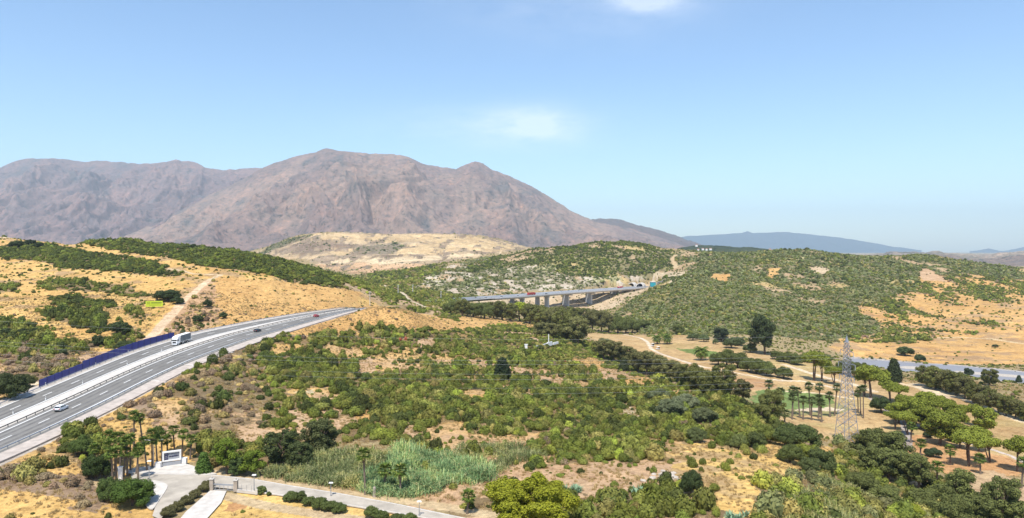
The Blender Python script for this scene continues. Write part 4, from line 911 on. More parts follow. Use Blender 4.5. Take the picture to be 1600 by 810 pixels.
# ------------------------------------------------------------------ yellow board
p = hit(241, 482, 200); root = empty('advertising_board', p, R(18)); tag(root, 'bright yellow green advertising board on posts in the dry field', 'board')
s = p.y / F; BW, BH = 24 * s, 8.8 * s; z0 = 2.6 * s
mb = MB(); mb.box((0, 0, z0 + BH / 2), (BW, .12, BH)); pn = mb.build('panel', MYEL, root)
for k in range(5):
    mb = MB(); x = -BW * .46 + BW * .92 * k / 4; mb.box((x, .12, (z0 + BH * .9) / 2 - .25), (.14, .1, z0 + BH * .9 + .5)); mb.build('post', MDKSTEEL, root)
mb = MB(); zc = z0 + BH * .62; q = BH * .42; x = -BW * .33
for (a, c_, w_, h_) in ((-q / 2, 0, .2, q), (q / 2, 0, .2, q), (0, q / 2, q, .2)): mb.box((x + a, -.085, zc + c_), (w_, .04, h_))
mb.box((x - .1, -.085, zc - .1), (.22, .04, q * .5)); mb.box((x + .25, -.085, zc - .35), (q * .3, .04, .2)); mb.build('logo', MOLIVE, pn)
mb = MB(); x = -BW * .17; rr = random.Random(3); k = 0
while x < BW * .42:
    l = rr.uniform(.45, .8); mb.box((x + l / 2, -.085, z0 + BH * .70), (l * .82, .04, .62 if k else .7)); x += l; k += 1
mb.box((BW * .12, -.085, z0 + BH * .47), (BW * .6, .04, .13)); mb.box((BW * .05, -.085, z0 + BH * .24), (BW * .7, .04, .10)); mb.build('print', MOLIVE, pn)

# ------------------------------------------------------------------ pylon and wires
PYX, PYY = (1323 - 800) / F * 250, 250.0; PYZ = float(ground(PYX, PYY)); PTOP = CH - (529 - HOR) / F * PYY; PH = PTOP - PYZ; print('pylon height', PH, PYZ)
def make_pylon(label, loc, rz):
    root = empty('pylon', loc, rz); tag(root, label, 'pylon', 'lattice power pylons')
    hh = [0, 3.2, 6.4, 9.4, 12.2, 14.8, 17.2, 19.4, 21.4, 23.2, 24.8, 26.2]; H1 = 26.2 / 37.5 * PH; hh = [z * H1 / 26.2 for z in hh]
    up = np.linspace(H1, PH * .965, 8)[1:]; zs = hh + list(up)
    def half(z): return 3.2 - (3.2 - .95) * min(1, z / H1) if z <= H1 else 1.05 - (1.05 - .55) * (z - H1) / (PH - H1)
    for sx, sy in ((-1, -1), (1, -1), (1, 1), (-1, 1)):
        mb = MB(); pts = [(sx * half(z), sy * half(z), z) for z in zs]; pts[0] = (sx * half(0), sy * half(0), -1.5)
        mb.path(pts, [.13 - .004 * k for k in range(len(pts))], 5); mb.build('leg', MPYL, root)
    mb = MB()
    for k in range(len(zs) - 1):
        a, b_ = zs[k], zs[k + 1]; ha, hb = half(a), half(b_)
        for (x0, y0), (x1, y1) in (((-1, -1), (1, -1)), ((1, -1), (1, 1)), ((1, 1), (-1, 1)), ((-1, 1), (-1, -1))):
            mb.tube((x0 * ha, y0 * ha, a), (x1 * hb, y1 * hb, b_), .075, n=4); mb.tube((x1 * ha, y1 * ha, a), (x0 * hb, y0 * hb, b_), .075, n=4)
            if k % 2 == 0: mb.tube((x0 * hb, y0 * hb, b_), (x1 * hb, y1 * hb, b_), .05, n=4)
    mb.build('lattice', MPYL, root)
    mb = MB(); h_ = .55
    mb.add([(-h_, -h_, PH * .965), (h_, -h_, PH * .965), (h_, h_, PH * .965), (-h_, h_, PH * .965), (0, 0, PH + 1.2)], [(0, 1, 4), (1, 2, 4), (2, 3, 4), (3, 0, 4)]); mb.tube((0, 0, PH), (0, 0, PH + 1.4), .1); mb.build('peak', MPYL, root)
    tips = []
    for k, (z, l) in enumerate(((PH * .66, 4.3), (PH * .775, 4.9), (PH * .885, 3.8))):
        for s in (-1, 1):
            mb = MB(); hw = half(z)
            for y in (-1, 1):
                mb.tube((0, s * hw * .9, z + 1.0), (0, s * l, z), .06, n=4); mb.tube((y * hw * .9, s * hw * .9, z - .1), (0, s * l, z), .07, n=4)
            for q in (.3, .6): mb.tube((-hw * (1 - q), s * (hw + (l - hw) * q), z), (0, s * (hw + (l - hw) * q), z + 1.0 * (1 - q)), .04, n=4)
            mb.build('cross_arm', MPYL, root)
            mb = MB(); [mb.tube((0, s * l, z - .1 - .22 * j), (0, s * l, z - .22 - .22 * j), .13, .16, 8) for j in range(8)]; mb.tube((0, s * l, z), (0, s * l, z - 1.9), .04); mb.build('insulator', MGREY, root)
            tips.append(Vector((0, s * l, z - 1.9)))
    return root, tips
PROT = R(8)
pyl, tips = make_pylon('tall pale steel lattice pylon rising beside the golf course palms', (PYX, PYY, PYZ), PROT)
LX, LY = -275.0, 262.0; LZ = PYZ + 16
# same design again at the left end of the span, outside the picture
copy = pyl.copy(); COL.objects.link(copy); copy.location = (LX, LY, LZ - 6); copy['label'] = 'second lattice pylon beyond the motorway, outside the frame'
for ch in pyl.children: cc = ch.copy(); COL.objects.link(cc); cc.parent = copy
M1 = Matrix.Translation((PYX, PYY, PYZ)) @ Matrix.Rotation(PROT, 4, 'Z'); M2 = Matrix.Translation((LX, LY, LZ - 6)) @ Matrix.Rotation(PROT, 4, 'Z')
names = ['lowest near', 'lowest far', 'middle near', 'middle far', 'upper near', 'upper far']
sag = [9.0, 8.6, 8.2, 8.0, 7.2, 7.0]
for k, tp in enumerate(tips):
    a, b_ = M2 @ tp, M1 @ tp; mb = MB(); pts = []
    for j in range(61):
        u = j / 60; p = a.lerp(b_, u); p.z -= 4 * sag[k] * u * (1 - u); pts.append(p)
    mb.path(pts, [.024] * 61, 4)
    tag(mb.build('power_cable', MWIRE), '%s arm power cable spanning from the lattice pylon across the scrub' % names[k], 'power cable', 'power cables on the pylon')
a, b_ = M2 @ Vector((0, 0, PH + 1.2)), M1 @ Vector((0, 0, PH + 1.2)); mb = MB(); pts = []
for j in range(61): u = j / 60; p = a.lerp(b_, u); p.z -= 4 * 6.0 * u * (1 - u); pts.append(p)
mb.path(pts, [.022] * 61, 4); tag(mb.build('power_cable', MWIRE), 'topmost earth cable from the pylon peak across the scrub', 'power cable', 'power cables on the pylon')
# small concrete poles in the valley
for k, (px, pb_, h, dm, lb) in enumerate([(578, 478, 22, 330, 'nearest pale utility pole, on the dry knoll past the road end'), (622, 462, 17, 560, 'pale utility pole in the green valley, second from the left'), (645, 461, 16, 560, 'pale utility pole in the green valley, third from the left'), (689, 468, 13, 600, 'short pale pole at the left end of the far motorway')]):
    p = hit(px, pb_, dm); hh = h * p.y / F; root = empty('utility_pole', p); tag(root, lb, 'utility pole', 'utility poles in the valley')
    mb = MB(); mb.tube((0, 0, -1), (0, 0, hh), .0006 * p.y, .0004 * p.y, 8); mb.build('pole', MWOOD, root); mb = MB(); mb.box((0, 0, hh - .4), (2.6, .2, .2)); mb.build('cross_arm', MWOOD, root)

# ------------------------------------------------------------------ viaduct
DT = np.gradient(DP[:, :2], axis=0); DT /= np.linalg.norm(DT, axis=1)[:, None]; DNR = np.stack([DT[:, 1], -DT[:, 0]], -1)   # to the right = toward the viewer
root = empty('viaduct', tuple(DP[50])); tag(root, 'long concrete motorway viaduct on wall piers across the valley', 'viaduct'); o = Vector(DP[50])
def dpt(i, off, dz):
    k = int(np.clip(math.floor(i), 0, 98)); f = i - k; c = DP[k] * (1 - f) + DP[k + 1] * f; n = DNR[k]; return Vector((c[0] + n[0] * off, c[1] + n[1] * off, c[2] + dz))
def sweep(prof, i0, i1, name, mat, parent):
    mb = MB(); vs = []; m_ = len(prof); rng_ = np.arange(i0, i1 + .01, 1.0)
    for i in rng_: vs += [dpt(i, a, z) - o for a, z in prof]
    fs = [(k * m_ + j, k * m_ + (j + 1) % m_, (k + 1) * m_ + (j + 1) % m_, (k + 1) * m_ + j) for k in range(len(rng_) - 1) for j in range(m_)] + [tuple(range(m_)), tuple(range((len(rng_) - 1) * m_, len(rng_) * m_))]
    mb.add(vs, fs); return mb.build(name, mat, parent)
MDECK = simple('viaduct_concrete', (.50, .50, .50), .85, vary=.08, scale=.05); MPIER = simple('pier_concrete', (.48, .47, .45), .85, vary=.08, scale=.08)
for c0 in (-8.5, 8.5):
    sweep([(c0 - 7.6, 0), (c0 + 7.6, 0), (c0 + 7.6, -.5), (c0 + 3.6, -.9), (c0 + 3.0, -2.6), (c0 - 3.0, -2.6), (c0 - 3.6, -.9), (c0 - 7.6, -.5)], 22, 93, 'deck', MDECK, root)
    sweep([(c0 - 6.7, .01), (c0 + 6.7, .01), (c0 + 6.7, .03), (c0 - 6.7, .03)], 0, 99, 'roadway', simple('viaduct_asphalt', (.17, .18, .20), .8), root)
    for e in (-7.4, 7.4): sweep([(c0 + e - .2, 0), (c0 + e + .2, 0), (c0 + e + .15, 1.15), (c0 + e - .15, 1.15)], 0, 99, 'parapet', MDECK, root)
def deck_i(px):
    q = 800 + F * DP[:, 0] / DP[:, 1]; return float(np.interp(px, q, np.arange(len(q))))
for px in (808, 847, 884, 920, 958):
    i = deck_i(px)
    for c0 in ((-8.5, 8.5) if px < 850 else (0,)):
        top = dpt(i, c0, -2.9); gz = float(ground(top.x, top.y)); k = int(i); rz = math.atan2(DT[k, 1], DT[k, 0]); h = top.z - gz + 3
        mb = MB(); c = top - o; mb.box((c.x, c.y, c.z - .75), (3.0, 8.4 if c0 else 24, 1.5), rz, top=(1, 1)); mb.box((c.x, c.y, c.z - 1.5 - (h - 1.5) / 2), (3.6, 6.6 if c0 else 11.5, h - 1.5), rz, top=(.72, .94)); mb.build('pier', MPIER, root)
# abutment ground beyond the left end is the approach road
for px, pb_, h in ((914, 452, 6), (939, 451, 10), (973, 449, 11), (998, 446, 9)):
    i = deck_i(px); p = dpt(i, -1.0, 0); mb = MB(); hh = 10.0
    r2 = empty('motorway_lamp', p); tag(r2, 'thin lamp post on the viaduct median, %s from the left' % NTH[[914, 939, 973, 998].index(px)], 'lamp post', 'lamp posts on the viaduct')
    mb.tube((0, 0, 0), (0, 0, hh), .16, .1, 6); mb.build('pole', MSTEEL, r2); mb = MB(); mb.box((0, 0, hh), (2.4, .4, .25)); mb.build('lamp_head', MSTEEL, r2)
# traffic on the viaduct
def put_deck(root, px, off, fwd):
    i = deck_i(px); p = dpt(i, off, .04); k = int(min(i, 98)); a = math.atan2(DT[k, 1], DT[k, 0]); root.location = p; root.rotation_euler = (0, 0, a if fwd else a + math.pi)
rt_ = make_truck('truck', 'red truck on the viaduct above the leftmost piers', MCARR, simple('dull_red', (.42, .06, .04), .6), MCARR); put_deck(rt_, 825, 6, True)
rt_ = make_truck('truck', 'red and white truck by the tunnel mouth', MCARR, simple('bright_red', (.6, .09, .07), .6), MWHITE); put_deck(rt_, 974, -6, False); rt_.scale = (.9,) * 3
vans = [(750, 10, 'white van'), (774, 11, 'white van'), (802, 9, 'white van'), (883, -8, 'white van'), (908, -6, 'white van'), (846, 9, 'dark car'), (995, 5, 'white van')]
vl = ['at the left end of the viaduct, before the first pier', 'on the approach to the viaduct, second from the left', 'just behind the red truck on the viaduct', 'on the far lane above the middle piers', 'beside the first median lamp post', 'ahead of the red truck on the viaduct', 'waiting beside the tunnel mouth']
for (px, off, kd), lb in zip(vans, vl):
    c = make_car('van' if 'van' in kd else 'car', kd + ' ' + lb, MCARW if 'van' in kd else MCARB, 5.2, 2.0, 2.3 if 'van' in kd else 1.5, cat='van' if 'van' in kd else 'car', group='vehicles on the viaduct'); put_deck(c, px, off, off > 0)
# tunnel portals
for k, (px, off, lb) in enumerate(((1000.5, 8, 'pale concrete tunnel mouth, the right of the two'), (987, -9, 'pale concrete tunnel mouth, the left of the two, half hidden'))):
    p = dpt(98, off, -.5)
    gx = (px - 800) / F * (1205 + 12 * k); p = Vector((gx, 1205 + 12 * k, 36.4)); dirv = Vector((DT[-1, 0], DT[-1, 1], 0)).normalized()
    root = empty('tunnel_portal', p, math.atan2(dirv.y, dirv.x) + R(14)); tag(root, lb, 'tunnel mouth', 'tunnel mouths at the end of the viaduct')
    ro, ri, n = 7.0, 5.8, 18; mb = MB(); vs = []
    for j in range(n + 1):
        a = math.pi * j / n
        for r_, x in ((ro, -4 + 5.5 * (math.sin(a))), (ri, -4 + 5.5 * (math.sin(a))), (ri, 26), (ro, 26)): vs.append((x - 6, r_ * math.cos(a), r_ * math.sin(a) * .95))
    mb.add(vs, [(j * 4 + q, j * 4 + (q + 1) % 4, (j + 1) * 4 + (q + 1) % 4, (j + 1) * 4 + q) for j in range(n) for q in range(4)]); mb.build('arch', MCONC, root)
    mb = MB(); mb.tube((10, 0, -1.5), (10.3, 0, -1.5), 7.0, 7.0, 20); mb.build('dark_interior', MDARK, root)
mb = MB(); p = hit(1020, 448, 1000); mb.box((0, 0, 3.6), (8, 6, 7.2)); mb.box((0, -.2, 7.4), (8.6, 6.8, .4), mi=1); o_ = mb.build('teal_cabin', [MTEAL, MWHITE], None, p); tag(o_, 'teal blue cabin beside the tunnel', 'cabin')
a, b_ = hit(1026, 446, 1000), hit(1037, 440, 1000); root = empty('retaining_wall', (a + b_) / 2); tag(root, 'pale slanting concrete retaining wall right of the tunnel', 'wall'); mb = MB(); d = b_ - a
for k in range(6):
    q = a + d * ((k + .5) / 6) - root.location; mb.box((q.x, q.y, 1.5), (math.hypot(d.x, d.y) / 6 * .99, .8, 4), math.atan2(d.y, d.x))
mb.build('wall_panels', MCONC, root)
# ruined white wall with a mast in the scrub
a, b_ = hit(836, 546, 300), hit(873, 545.4, 300); s = a.y / F; root = empty('white_wall', a); tag(root, 'low broken white wall with a thin mast in the scrub', 'wall'); d = b_ - a; rz = math.atan2(d.y, d.x)
mb = MB(); mb.box((d.x * .25, d.y * .25, 1.0), (d.length * .48, .6, 1.7), rz); mb.box((d.x * .60, d.y * .60, 1.2), (d.length * .2, .6, 2.3), rz); mb.box((d.x * .86, d.y * .86, .8), (d.length * .22, .6, 1.3), rz); mb.build('wall_run', MWHITE, root)
mb = MB(); mb.tube((d.x * .56, d.y * .56, 0), (d.x * .56, d.y * .56, 14 * s + 2), .3, .22, 8); mb.build('mast', MWHITE, root)
p = hit(822, 545, 300); mb = MB(); mb.box((0, 0, 1.2), (1.6, 1.4, 2.4)); mb.box((0, 0, 2.45), (1.9, 1.7, .18)); tag(mb.build('white_hut', MWHITE, None, p), 'tiny white hut left of the broken white wall', 'hut')
# golf carts
def golf_cart(px, py, rz, label):
    p = hit(px, py, 380); root = empty('golf_cart', p, rz); tag(root, label, 'golf cart', 'golf carts on the cart path'); s = 1.25
    mb = MB(); mb.prism([(-1.15, .35), (1.2, .35), (1.25, .7), (.75, .95), (.55, .6), (.2, .55), (.1, .8), (-.5, .8), (-1.15, .9)], -.58, .58); mb.build('body', MCARW, root)
    mb = MB(); mb.box((-.25, 0, .85), (.6, 1.1, .12)); mb.box((-.58, 0, 1.1), (.12, 1.1, .5)); mb.build('seat', MBLACK, root)
    mb = MB(); mb.box((-.1, 0, 1.9), (1.9, 1.25, .08), top=(.92, .9)); mb.build('roof', MWHITE, root)
    for x, y in ((.75, .52), (.75, -.52), (-1.0, .52), (-1.0, -.52)): mb = MB(); mb.tube((x, y, .8), (x * .85, y, 1.88), .025); mb.build('post', MBLACK, root)
    mb = MB(); mb.box((-1.05, 0, 1.15), (.35, .8, .75)); mb.build('golf_bag', MBLACK, root)
    wheelset(root, (-.8, .85), .5, .23, .18); root.scale = (s,) * 3
golf_cart(1019.5, 541.5, R(115), 'white golf cart, the one nearer the date palms'); golf_cart(1028, 546.5, R(125), 'white golf cart on the path, the nearer of the two')
# far white houses
HS = [(1035, 391, 9), (1041, 391, 8), (1047, 390.5, 5), (1058, 390.5, 6), (1088, 383.5, 6), (1084, 392, 7), (1091, 390.5, 6), (1098, 389, 6), (1104, 389.5, 6), (1110, 389, 7), (1203, 390.5, 6)]
for k, (px, py, wpx) in enumerate(HS):
    d = 2400 if py < 389.8 else 1650; x = (px - 800) / F * d; z = CH - (py - HOR) * d / F; wd = wpx * d / F * .5
    root = empty('white_house', (x, d, z), random.uniform(-.3, .3)); tag(root, 'tiny white house on the far ridge below the mountain end, %s from the left' % (NTH[k]), 'house', 'white houses on the far ridge')
    mb = MB(); mb.box((0, 0, -2), (wd, 9, 6)); mb.build('wall', MWHITE, root); mb = MB(); mb.add([(-wd / 2, -4.9, 1), (wd / 2, -4.9, 1), (wd / 2, 4.9, 1), (-wd / 2, 4.9, 1), (-wd / 2, 0, 2.6), (wd / 2, 0, 2.6)], [(0, 1, 5, 4), (2, 3, 4, 5), (3, 0, 4), (1, 2, 5), (3, 2, 1, 0)]); mb.build('roof', MTERR, root)
# summit mast
x, d = (511 - 800) / F * 8000, 7990; root = empty('radio_mast', (x, d, CH + 155 / F * d)); tag(root, 'tiny mast with a hut on the mountain summit', 'mast'); mb = MB(); mb.tube((0, 0, 0), (0, 0, 42), 2.2, 1.2, 6); mb.build('mast_pole', MSTEEL, root); mb = MB(); mb.box((18, 0, 6), (22, 10, 14)); mb.build('hut', MSTONE, root)
# river sheet and gravel bar
mb = MB(); bm = bmesh.new(); f = bm.faces.new([bm.verts.new(tuple(at_z(x, y, ZRV))) for x, y in RIV]); bm.normal_update()
if f.normal.z < 0: f.normal_flip()
bmesh.ops.triangulate(bm, faces=[f]); me = bpy.data.meshes.new('river'); bm.to_mesh(me); bm.free(); me.materials.append(MWATER); tag(link('river', me), 'shallow grey blue river beside the dry field', None, None, 'structure')
sheet('gravel_bar', smoothpoly([(1406, 572), (1440, 573), (1448, 576), (1440, 578), (1406, 576)]), ZRV + .05, MROCK, 'white gravel bar in the river')
sheet('gravel_bar', smoothpoly([(1486, 579), (1520, 581), (1600, 587), (1640, 591), (1640, 595), (1560, 588), (1500, 584)]), ZRV + .05, MROCK, 'long white gravel bar in the river at the right edge')
# ------------------------------------------------------------------ vegetation shapes
def rnd_unit(n, g): v = g.normal(size=(n, 3)); return v / np.linalg.norm(v, axis=1)[:, None]
def leaf_quads(cent, nrm, size, g, aspect=1.4, jitter=.7):
    """small leaf-clump faces at cent, roughly facing nrm"""
    n = len(cent); nn = nrm + g.normal(size=(n, 3)) * jitter; nn /= np.linalg.norm(nn, axis=1)[:, None]
    a = np.cross(nn, rnd_unit(n, g)); a /= np.linalg.norm(a, axis=1)[:, None]; b_ = np.cross(nn, a)
    s = size * g.uniform(.6, 1.3, n); a = a * (s * aspect / 2)[:, None]; b_ = b_ * (s / 2)[:, None]
    k = g.uniform(.3, .8, n)[:, None]
    return np.stack([cent - a * k - b_, cent + a - b_ * .4, cent + a * k + b_, cent - a + b_ * .5], 1)
def clump_cloud(clumps, per_area, size, g, jitter=.7, low=-.55):
    Q = []
    for (c, r) in clumps:
        r = np.array(r, float); area = 4 * math.pi * ((r[0] * r[1]) ** 1.6 / 3 + 2 * (r[0] * r[2]) ** 1.6 / 3) ** (1 / 1.6)
        n = max(8, int(area * per_area)); u = rnd_unit(n, g); u = u[u[:, 2] > low]
        bump = 1 + .18 * np.sin(u[:, 0] * 7 + c[0] * 3) * np.sin(u[:, 1] * 6 + c[1] * 5) + g.normal(size=len(u)) * .07
        p = np.array(c) + u * r * bump[:, None]; nr = u / r; nr /= np.linalg.norm(nr, axis=1)[:, None]
        Q.append(leaf_quads(p, nr, size, g, jitter=jitter))
        m = n // 5; u = rnd_unit(m, g); p = np.array(c) + u * r * g.uniform(.3, .85, m)[:, None]; Q.append(leaf_quads(p, u, size * 1.2, g, jitter=1.2))
    return np.concatenate(Q)
def core_quads(clumps, k=.72, nu=7, nv=4):
    """rounded inner mass of twigs and leaves under the outer foliage"""
    Q = []
    for c, r in clumps:
        r = np.array(r) * k; P = np.zeros((nv + 1, nu, 3))
        for i in range(nv + 1):
            th = math.pi * i / nv
            for j in range(nu): ph = 2 * math.pi * j / nu; P[i, j] = np.array(c) + r * np.array((math.sin(th) * math.cos(ph), math.sin(th) * math.sin(ph), math.cos(th)))
        for i in range(nv):
            for j in range(nu): Q.append([P[i, j], P[i + 1, j], P[i + 1, (j + 1) % nu], P[i, (j + 1) % nu]])
    return np.array(Q)
def shrub_mesh(seed, lod):
    """unit shrub: about 2 wide, 1 high"""
    g = np.random.default_rng(seed); n = {0: 6, 1: 5, 2: 4}[lod]; cl = []
    for k in range(n):
        a = 2 * math.pi * k / n + g.uniform(-.5, .5); rr = g.uniform(.28, .55) if k else 0; r = g.uniform(.38, .56)
        cl.append(((rr * math.cos(a), rr * math.sin(a), g.uniform(.22, .5) + (.22 if k == 0 else 0)), (r, r, r * g.uniform(.75, 1.05))))
    q = clump_cloud(cl, {0: 44, 1: 26, 2: 11}[lod], {0: .135, 1: .19, 2: .33}[lod], g, jitter=.42 if lod < 2 else .35, low=-.3)
    q = np.concatenate([q, core_quads(cl, .9, *(((7, 4)) if lod < 2 else (6, 3)))])
    q[:, :, 2] = np.maximum(q[:, :, 2], -.12); return q
SHR = [quads_mesh('shrub', shrub_mesh(100 + k, 0), MF) for k in range(6)] + [quads_mesh('shrub', shrub_mesh(200 + k, 1), MF) for k in range(5)] + [quads_mesh('shrub', shrub_mesh(300 + k, 2), MF) for k in range(5)]
print('shrub faces', [len(m.polygons) for m in SHR])

TONE = {'dark': (.058, .074, .020), 'green': (.108, .130, .026), 'mid': (.155, .165, .040), 'olive': (.20, .185, .062), 'bright': (.22, .26, .045), 'grey': (.15, .16, .07),
        'dead': (.205, .155, .105), 'straw': (.36, .28, .12), 'red': (.34, .09, .05), 'hill': (.15, .165, .078), 'brown': (.16, .11, .06)}
MIX = {'dark': [('dark', .55), ('green', .38), ('dead', .03), ('olive', .04)], 'green': [('dark', .27), ('green', .36), ('mid', .17), ('olive', .09), ('bright', .05), ('dead', .10), ('red', .0015)],
       'mid': [('dark', .3), ('green', .3), ('mid', .2), ('dead', .15), ('olive', .05)], 'olive': [('dark', .2), ('green', .22), ('olive', .3), ('grey', .13), ('bright', .07), ('dead', .06)],
       'grey': [('hill', .45), ('dark', .2), ('grey', .2), ('olive', .12)], 'hill': [('hill', .45), ('green', .16), ('dark', .22), ('olive', .12), ('grey', .05)], 'dead': [('dead', .75), ('olive', .12), ('dark', .08), ('straw', .05)],
       'deadmix': [('dead', .46), ('straw', .2), ('dark', .14), ('olive', .14), ('brown', .1)]}
# exclusion zones: everything hand-placed gets its own clear circle
CLEAR = []

# ------------------------------------------------------------------ trees
def tree_mesh(kind, seed):
    """returns trunk MB and foliage quads, about 10 m high and 8 m wide, before scaling"""
    g = np.random.default_rng(seed); mb = MB(); cl = []
    if kind == 'pine':      # umbrella pine: bare leaning stems, flat billowing crown
        lean = g.uniform(-.9, .9); top = (lean, g.uniform(-.4, .4), 6.6); mb.path([(0, 0, -.6), (lean * .25, 0, 2.2), (lean * .6, .1, 4.4), top], [.30, .25, .2, .12], 8)
        if seed % 2: mb.path([(.1, 0, -.3), (-lean * .7 - .5, .3, 3.0), (-lean - .9, .3, 6.2)], [.22, .17, .1], 7)
        n = 22
        for k in range(n):
            a = 2 * math.pi * k / n * 2.4 + g.uniform(-.4, .4); rr = g.uniform(.6, 3.0) if k > 2 else g.uniform(0, .8); z = 7.6 - .17 * rr ** 1.7 + g.uniform(-1.1, 1.0); r = g.uniform(.75, 1.35)
            c = (rr * math.cos(a) + lean * .4, rr * math.sin(a), z); cl.append((c, (r * 1.05, r * 1.05, r * .98))); mb.path([(lean * .6, .1, 4.6 + g.uniform(-.5, 1.2)), ((c[0] + lean * .6) / 2, c[1] / 2, 6.3), (c[0], c[1], c[2] - .3)], [.11, .08, .04], 5)
        q = clump_cloud(cl, 26, .24, g, jitter=.5, low=-.6); q = np.concatenate([q, core_quads(cl, .6)])
    elif kind == 'broad':   # dark irregular evergreen, foliage nearly to the ground
        mb.path([(0, 0, -.6), (.1, 0, 1.6), (.2, .1, 3.6), (.1, 0, 7)], [.36, .3, .22, .1], 8); n = 30
        for k in range(n):
            z = 1.6 + 7.6 * (k + .5) / n; env = 3.7 * math.sin(min(1, (z - .3) / 10.2) * math.pi) ** .55; a = k * 2.4 + g.uniform(-.5, .5); rr = env * g.uniform(.45, 1.0); r = g.uniform(.7, 1.35)
            c = (rr * math.cos(a), rr * math.sin(a), z); cl.append((c, (r, r, r * .9)))
            if k % 2: mb.path([(.15, .05, z * .55), (c[0] * .6, c[1] * .6, z - .4), c], [.14, .08, .03], 5)
        q = clump_cloud(cl, 24, .25, g, jitter=.5, low=-.7); q = np.concatenate([q, core_quads(cl, .6)])
    elif kind == 'gum':     # eucalyptus: tall, airy, gaps and bare limbs
        mb.path([(0, 0, -.6), (.2, 0, 2.2), (.1, .2, 4.6), (.4, .1, 8.6)], [.30, .24, .17, .07], 8); n = 24
        for k in range(n):
            z = 3.0 + 6.6 * (k + .5) / n; env = 3.0 * math.sin(min(1, (z - 1.4) / 9.0) * math.pi) ** .6; a = k * 2.4 + g.uniform(-.6, .6); rr = env * g.uniform(.3, 1.0); r = g.uniform(.6, 1.25)
            c = (rr * math.cos(a), rr * math.sin(a), z + g.uniform(-.3, .3)); cl.append((c, (r, r, r * 1.0))); mb.path([(.15, .1, z * .6), (c[0] * .6, c[1] * .6, z - .7), (c[0], c[1], c[2])], [.12, .07, .03], 5)
        q = clump_cloud(cl, 24, .24, g, jitter=.55, low=-.9); q = np.concatenate([q, core_quads(cl, .45)])
    elif kind == 'cone':    # dark conical cypress
        mb.path([(0, 0, -.6), (0, 0, 4), (0, 0, 9.4)], [.28, .2, .05], 8); n = 26
        for k in range(n):
            z = .9 + 8.6 * (k + .5) / n; env = 2.6 * (1 - (z / 10.4)) ** .75 + .15; a = k * 2.4; rr = env * .55; r = .45 * env + .4; cl.append(((rr * math.cos(a), rr * math.sin(a), z), (r, r, r * 1.25)))
        q = clump_cloud(cl, 13, .34, g, jitter=.7, low=-.8); q = np.concatenate([q, core_quads(cl, .75)])
    elif kind.startswith('round'):   # low dense round olive or carob bush-tree on a short stem
        mb.path([(0, 0, -.6), (.1, 0, 1.4), (.2, 0, 3)], [.42, .34, .2], 8); n = 40
        for k in range(n):
            a = k * 2.4 + g.uniform(-.3, .3); rr = 3.5 * math.sqrt(g.uniform(.02, 1)); z = 1.0 + 7.2 * math.sqrt(max(0, 1 - (rr / 4.1) ** 2)) * g.uniform(.12, 1) ** .6; r = g.uniform(.9, 1.5); cl.append(((rr * math.cos(a), rr * math.sin(a), z), (r, r, r * 1.15)))
        q = clump_cloud(cl, 24, .24, g, jitter=.5, low=-.9); q = np.concatenate([q, core_quads(cl, .76)])
    if kind == 'round_fine': q = np.concatenate([clump_cloud([(c, (r[0] * .6, r[1] * .6, r[2] * .6)) for c, r in cl] + [((c[0] * 1.15 + .3, c[1] * 1.15 - .2, c[2] + .6), (r[0] * .42,) * 3) for c, r in cl], 100, .125, g, jitter=.5, low=-.9), core_quads(cl, .5)])
    q[:, :, 2] = np.maximum(q[:, :, 2], .02); return mb, q
TREES = {}
for kind, nv in (('big', 1), ('pine', 5), ('broad', 5), ('gum', 4), ('cone', 2), ('round', 4)):
    TREES[kind] = []
    for k in range(nv):
        mb, q = tree_mesh('round_fine' if kind == 'big' else kind, 40 + k * 3 + len(kind)); z1 = q[:, :, 2].max(); w1 = np.percentile(np.abs(q[:, :, :2]), 99.3) * 2
        TREES[kind].append((mb.mesh('trunk', MBARK), quads_mesh('crown', q, MTREE), z1, w1))
print('tree faces', {k: len(v[0][1].polygons) for k, v in TREES.items()})
TT_TONE = {'pine': (.195, .22, .032), 'broad': (.138, .142, .040), 'gum': (.155, .150, .055), 'cone': (.055, .068, .028), 'round': (.125, .145, .042)}
PLACED = []      # (object, look, place, px, py, category) for the labels
def tree(kind, px, pb, ph, pw, dmin=60, tone=None, look='dark evergreen tree', place='', cat='tree', name='tree', z=None):
    p = hit(px, pb, dmin); s = p.y / F; tm, cm, z1, w1 = random.choice(TREES[kind]); rzz = random.uniform(0, 6.28); root = empty(name, p, random.uniform(0, 6.28))
    sz = max(.8, ph * s) / z1; sx = pw * s / w1; root.scale = (sx, sx, sz)
    root.rotation_euler = (random.uniform(-.07, .07), random.uniform(-.07, .07), random.uniform(0, 6.28)) if kind in ('pine', 'gum') else root.rotation_euler
    link('trunk', tm, root); c = link('crown', cm, root); tn = np.array(tone or TT_TONE[kind]) * random.uniform(.8, 1.25); c['tone'] = [float(v) for v in tn]
    CLEAR.append((p.x, p.y, pw * s * .36)); PLACED.append((root, look, place, px, pb, cat)); return root
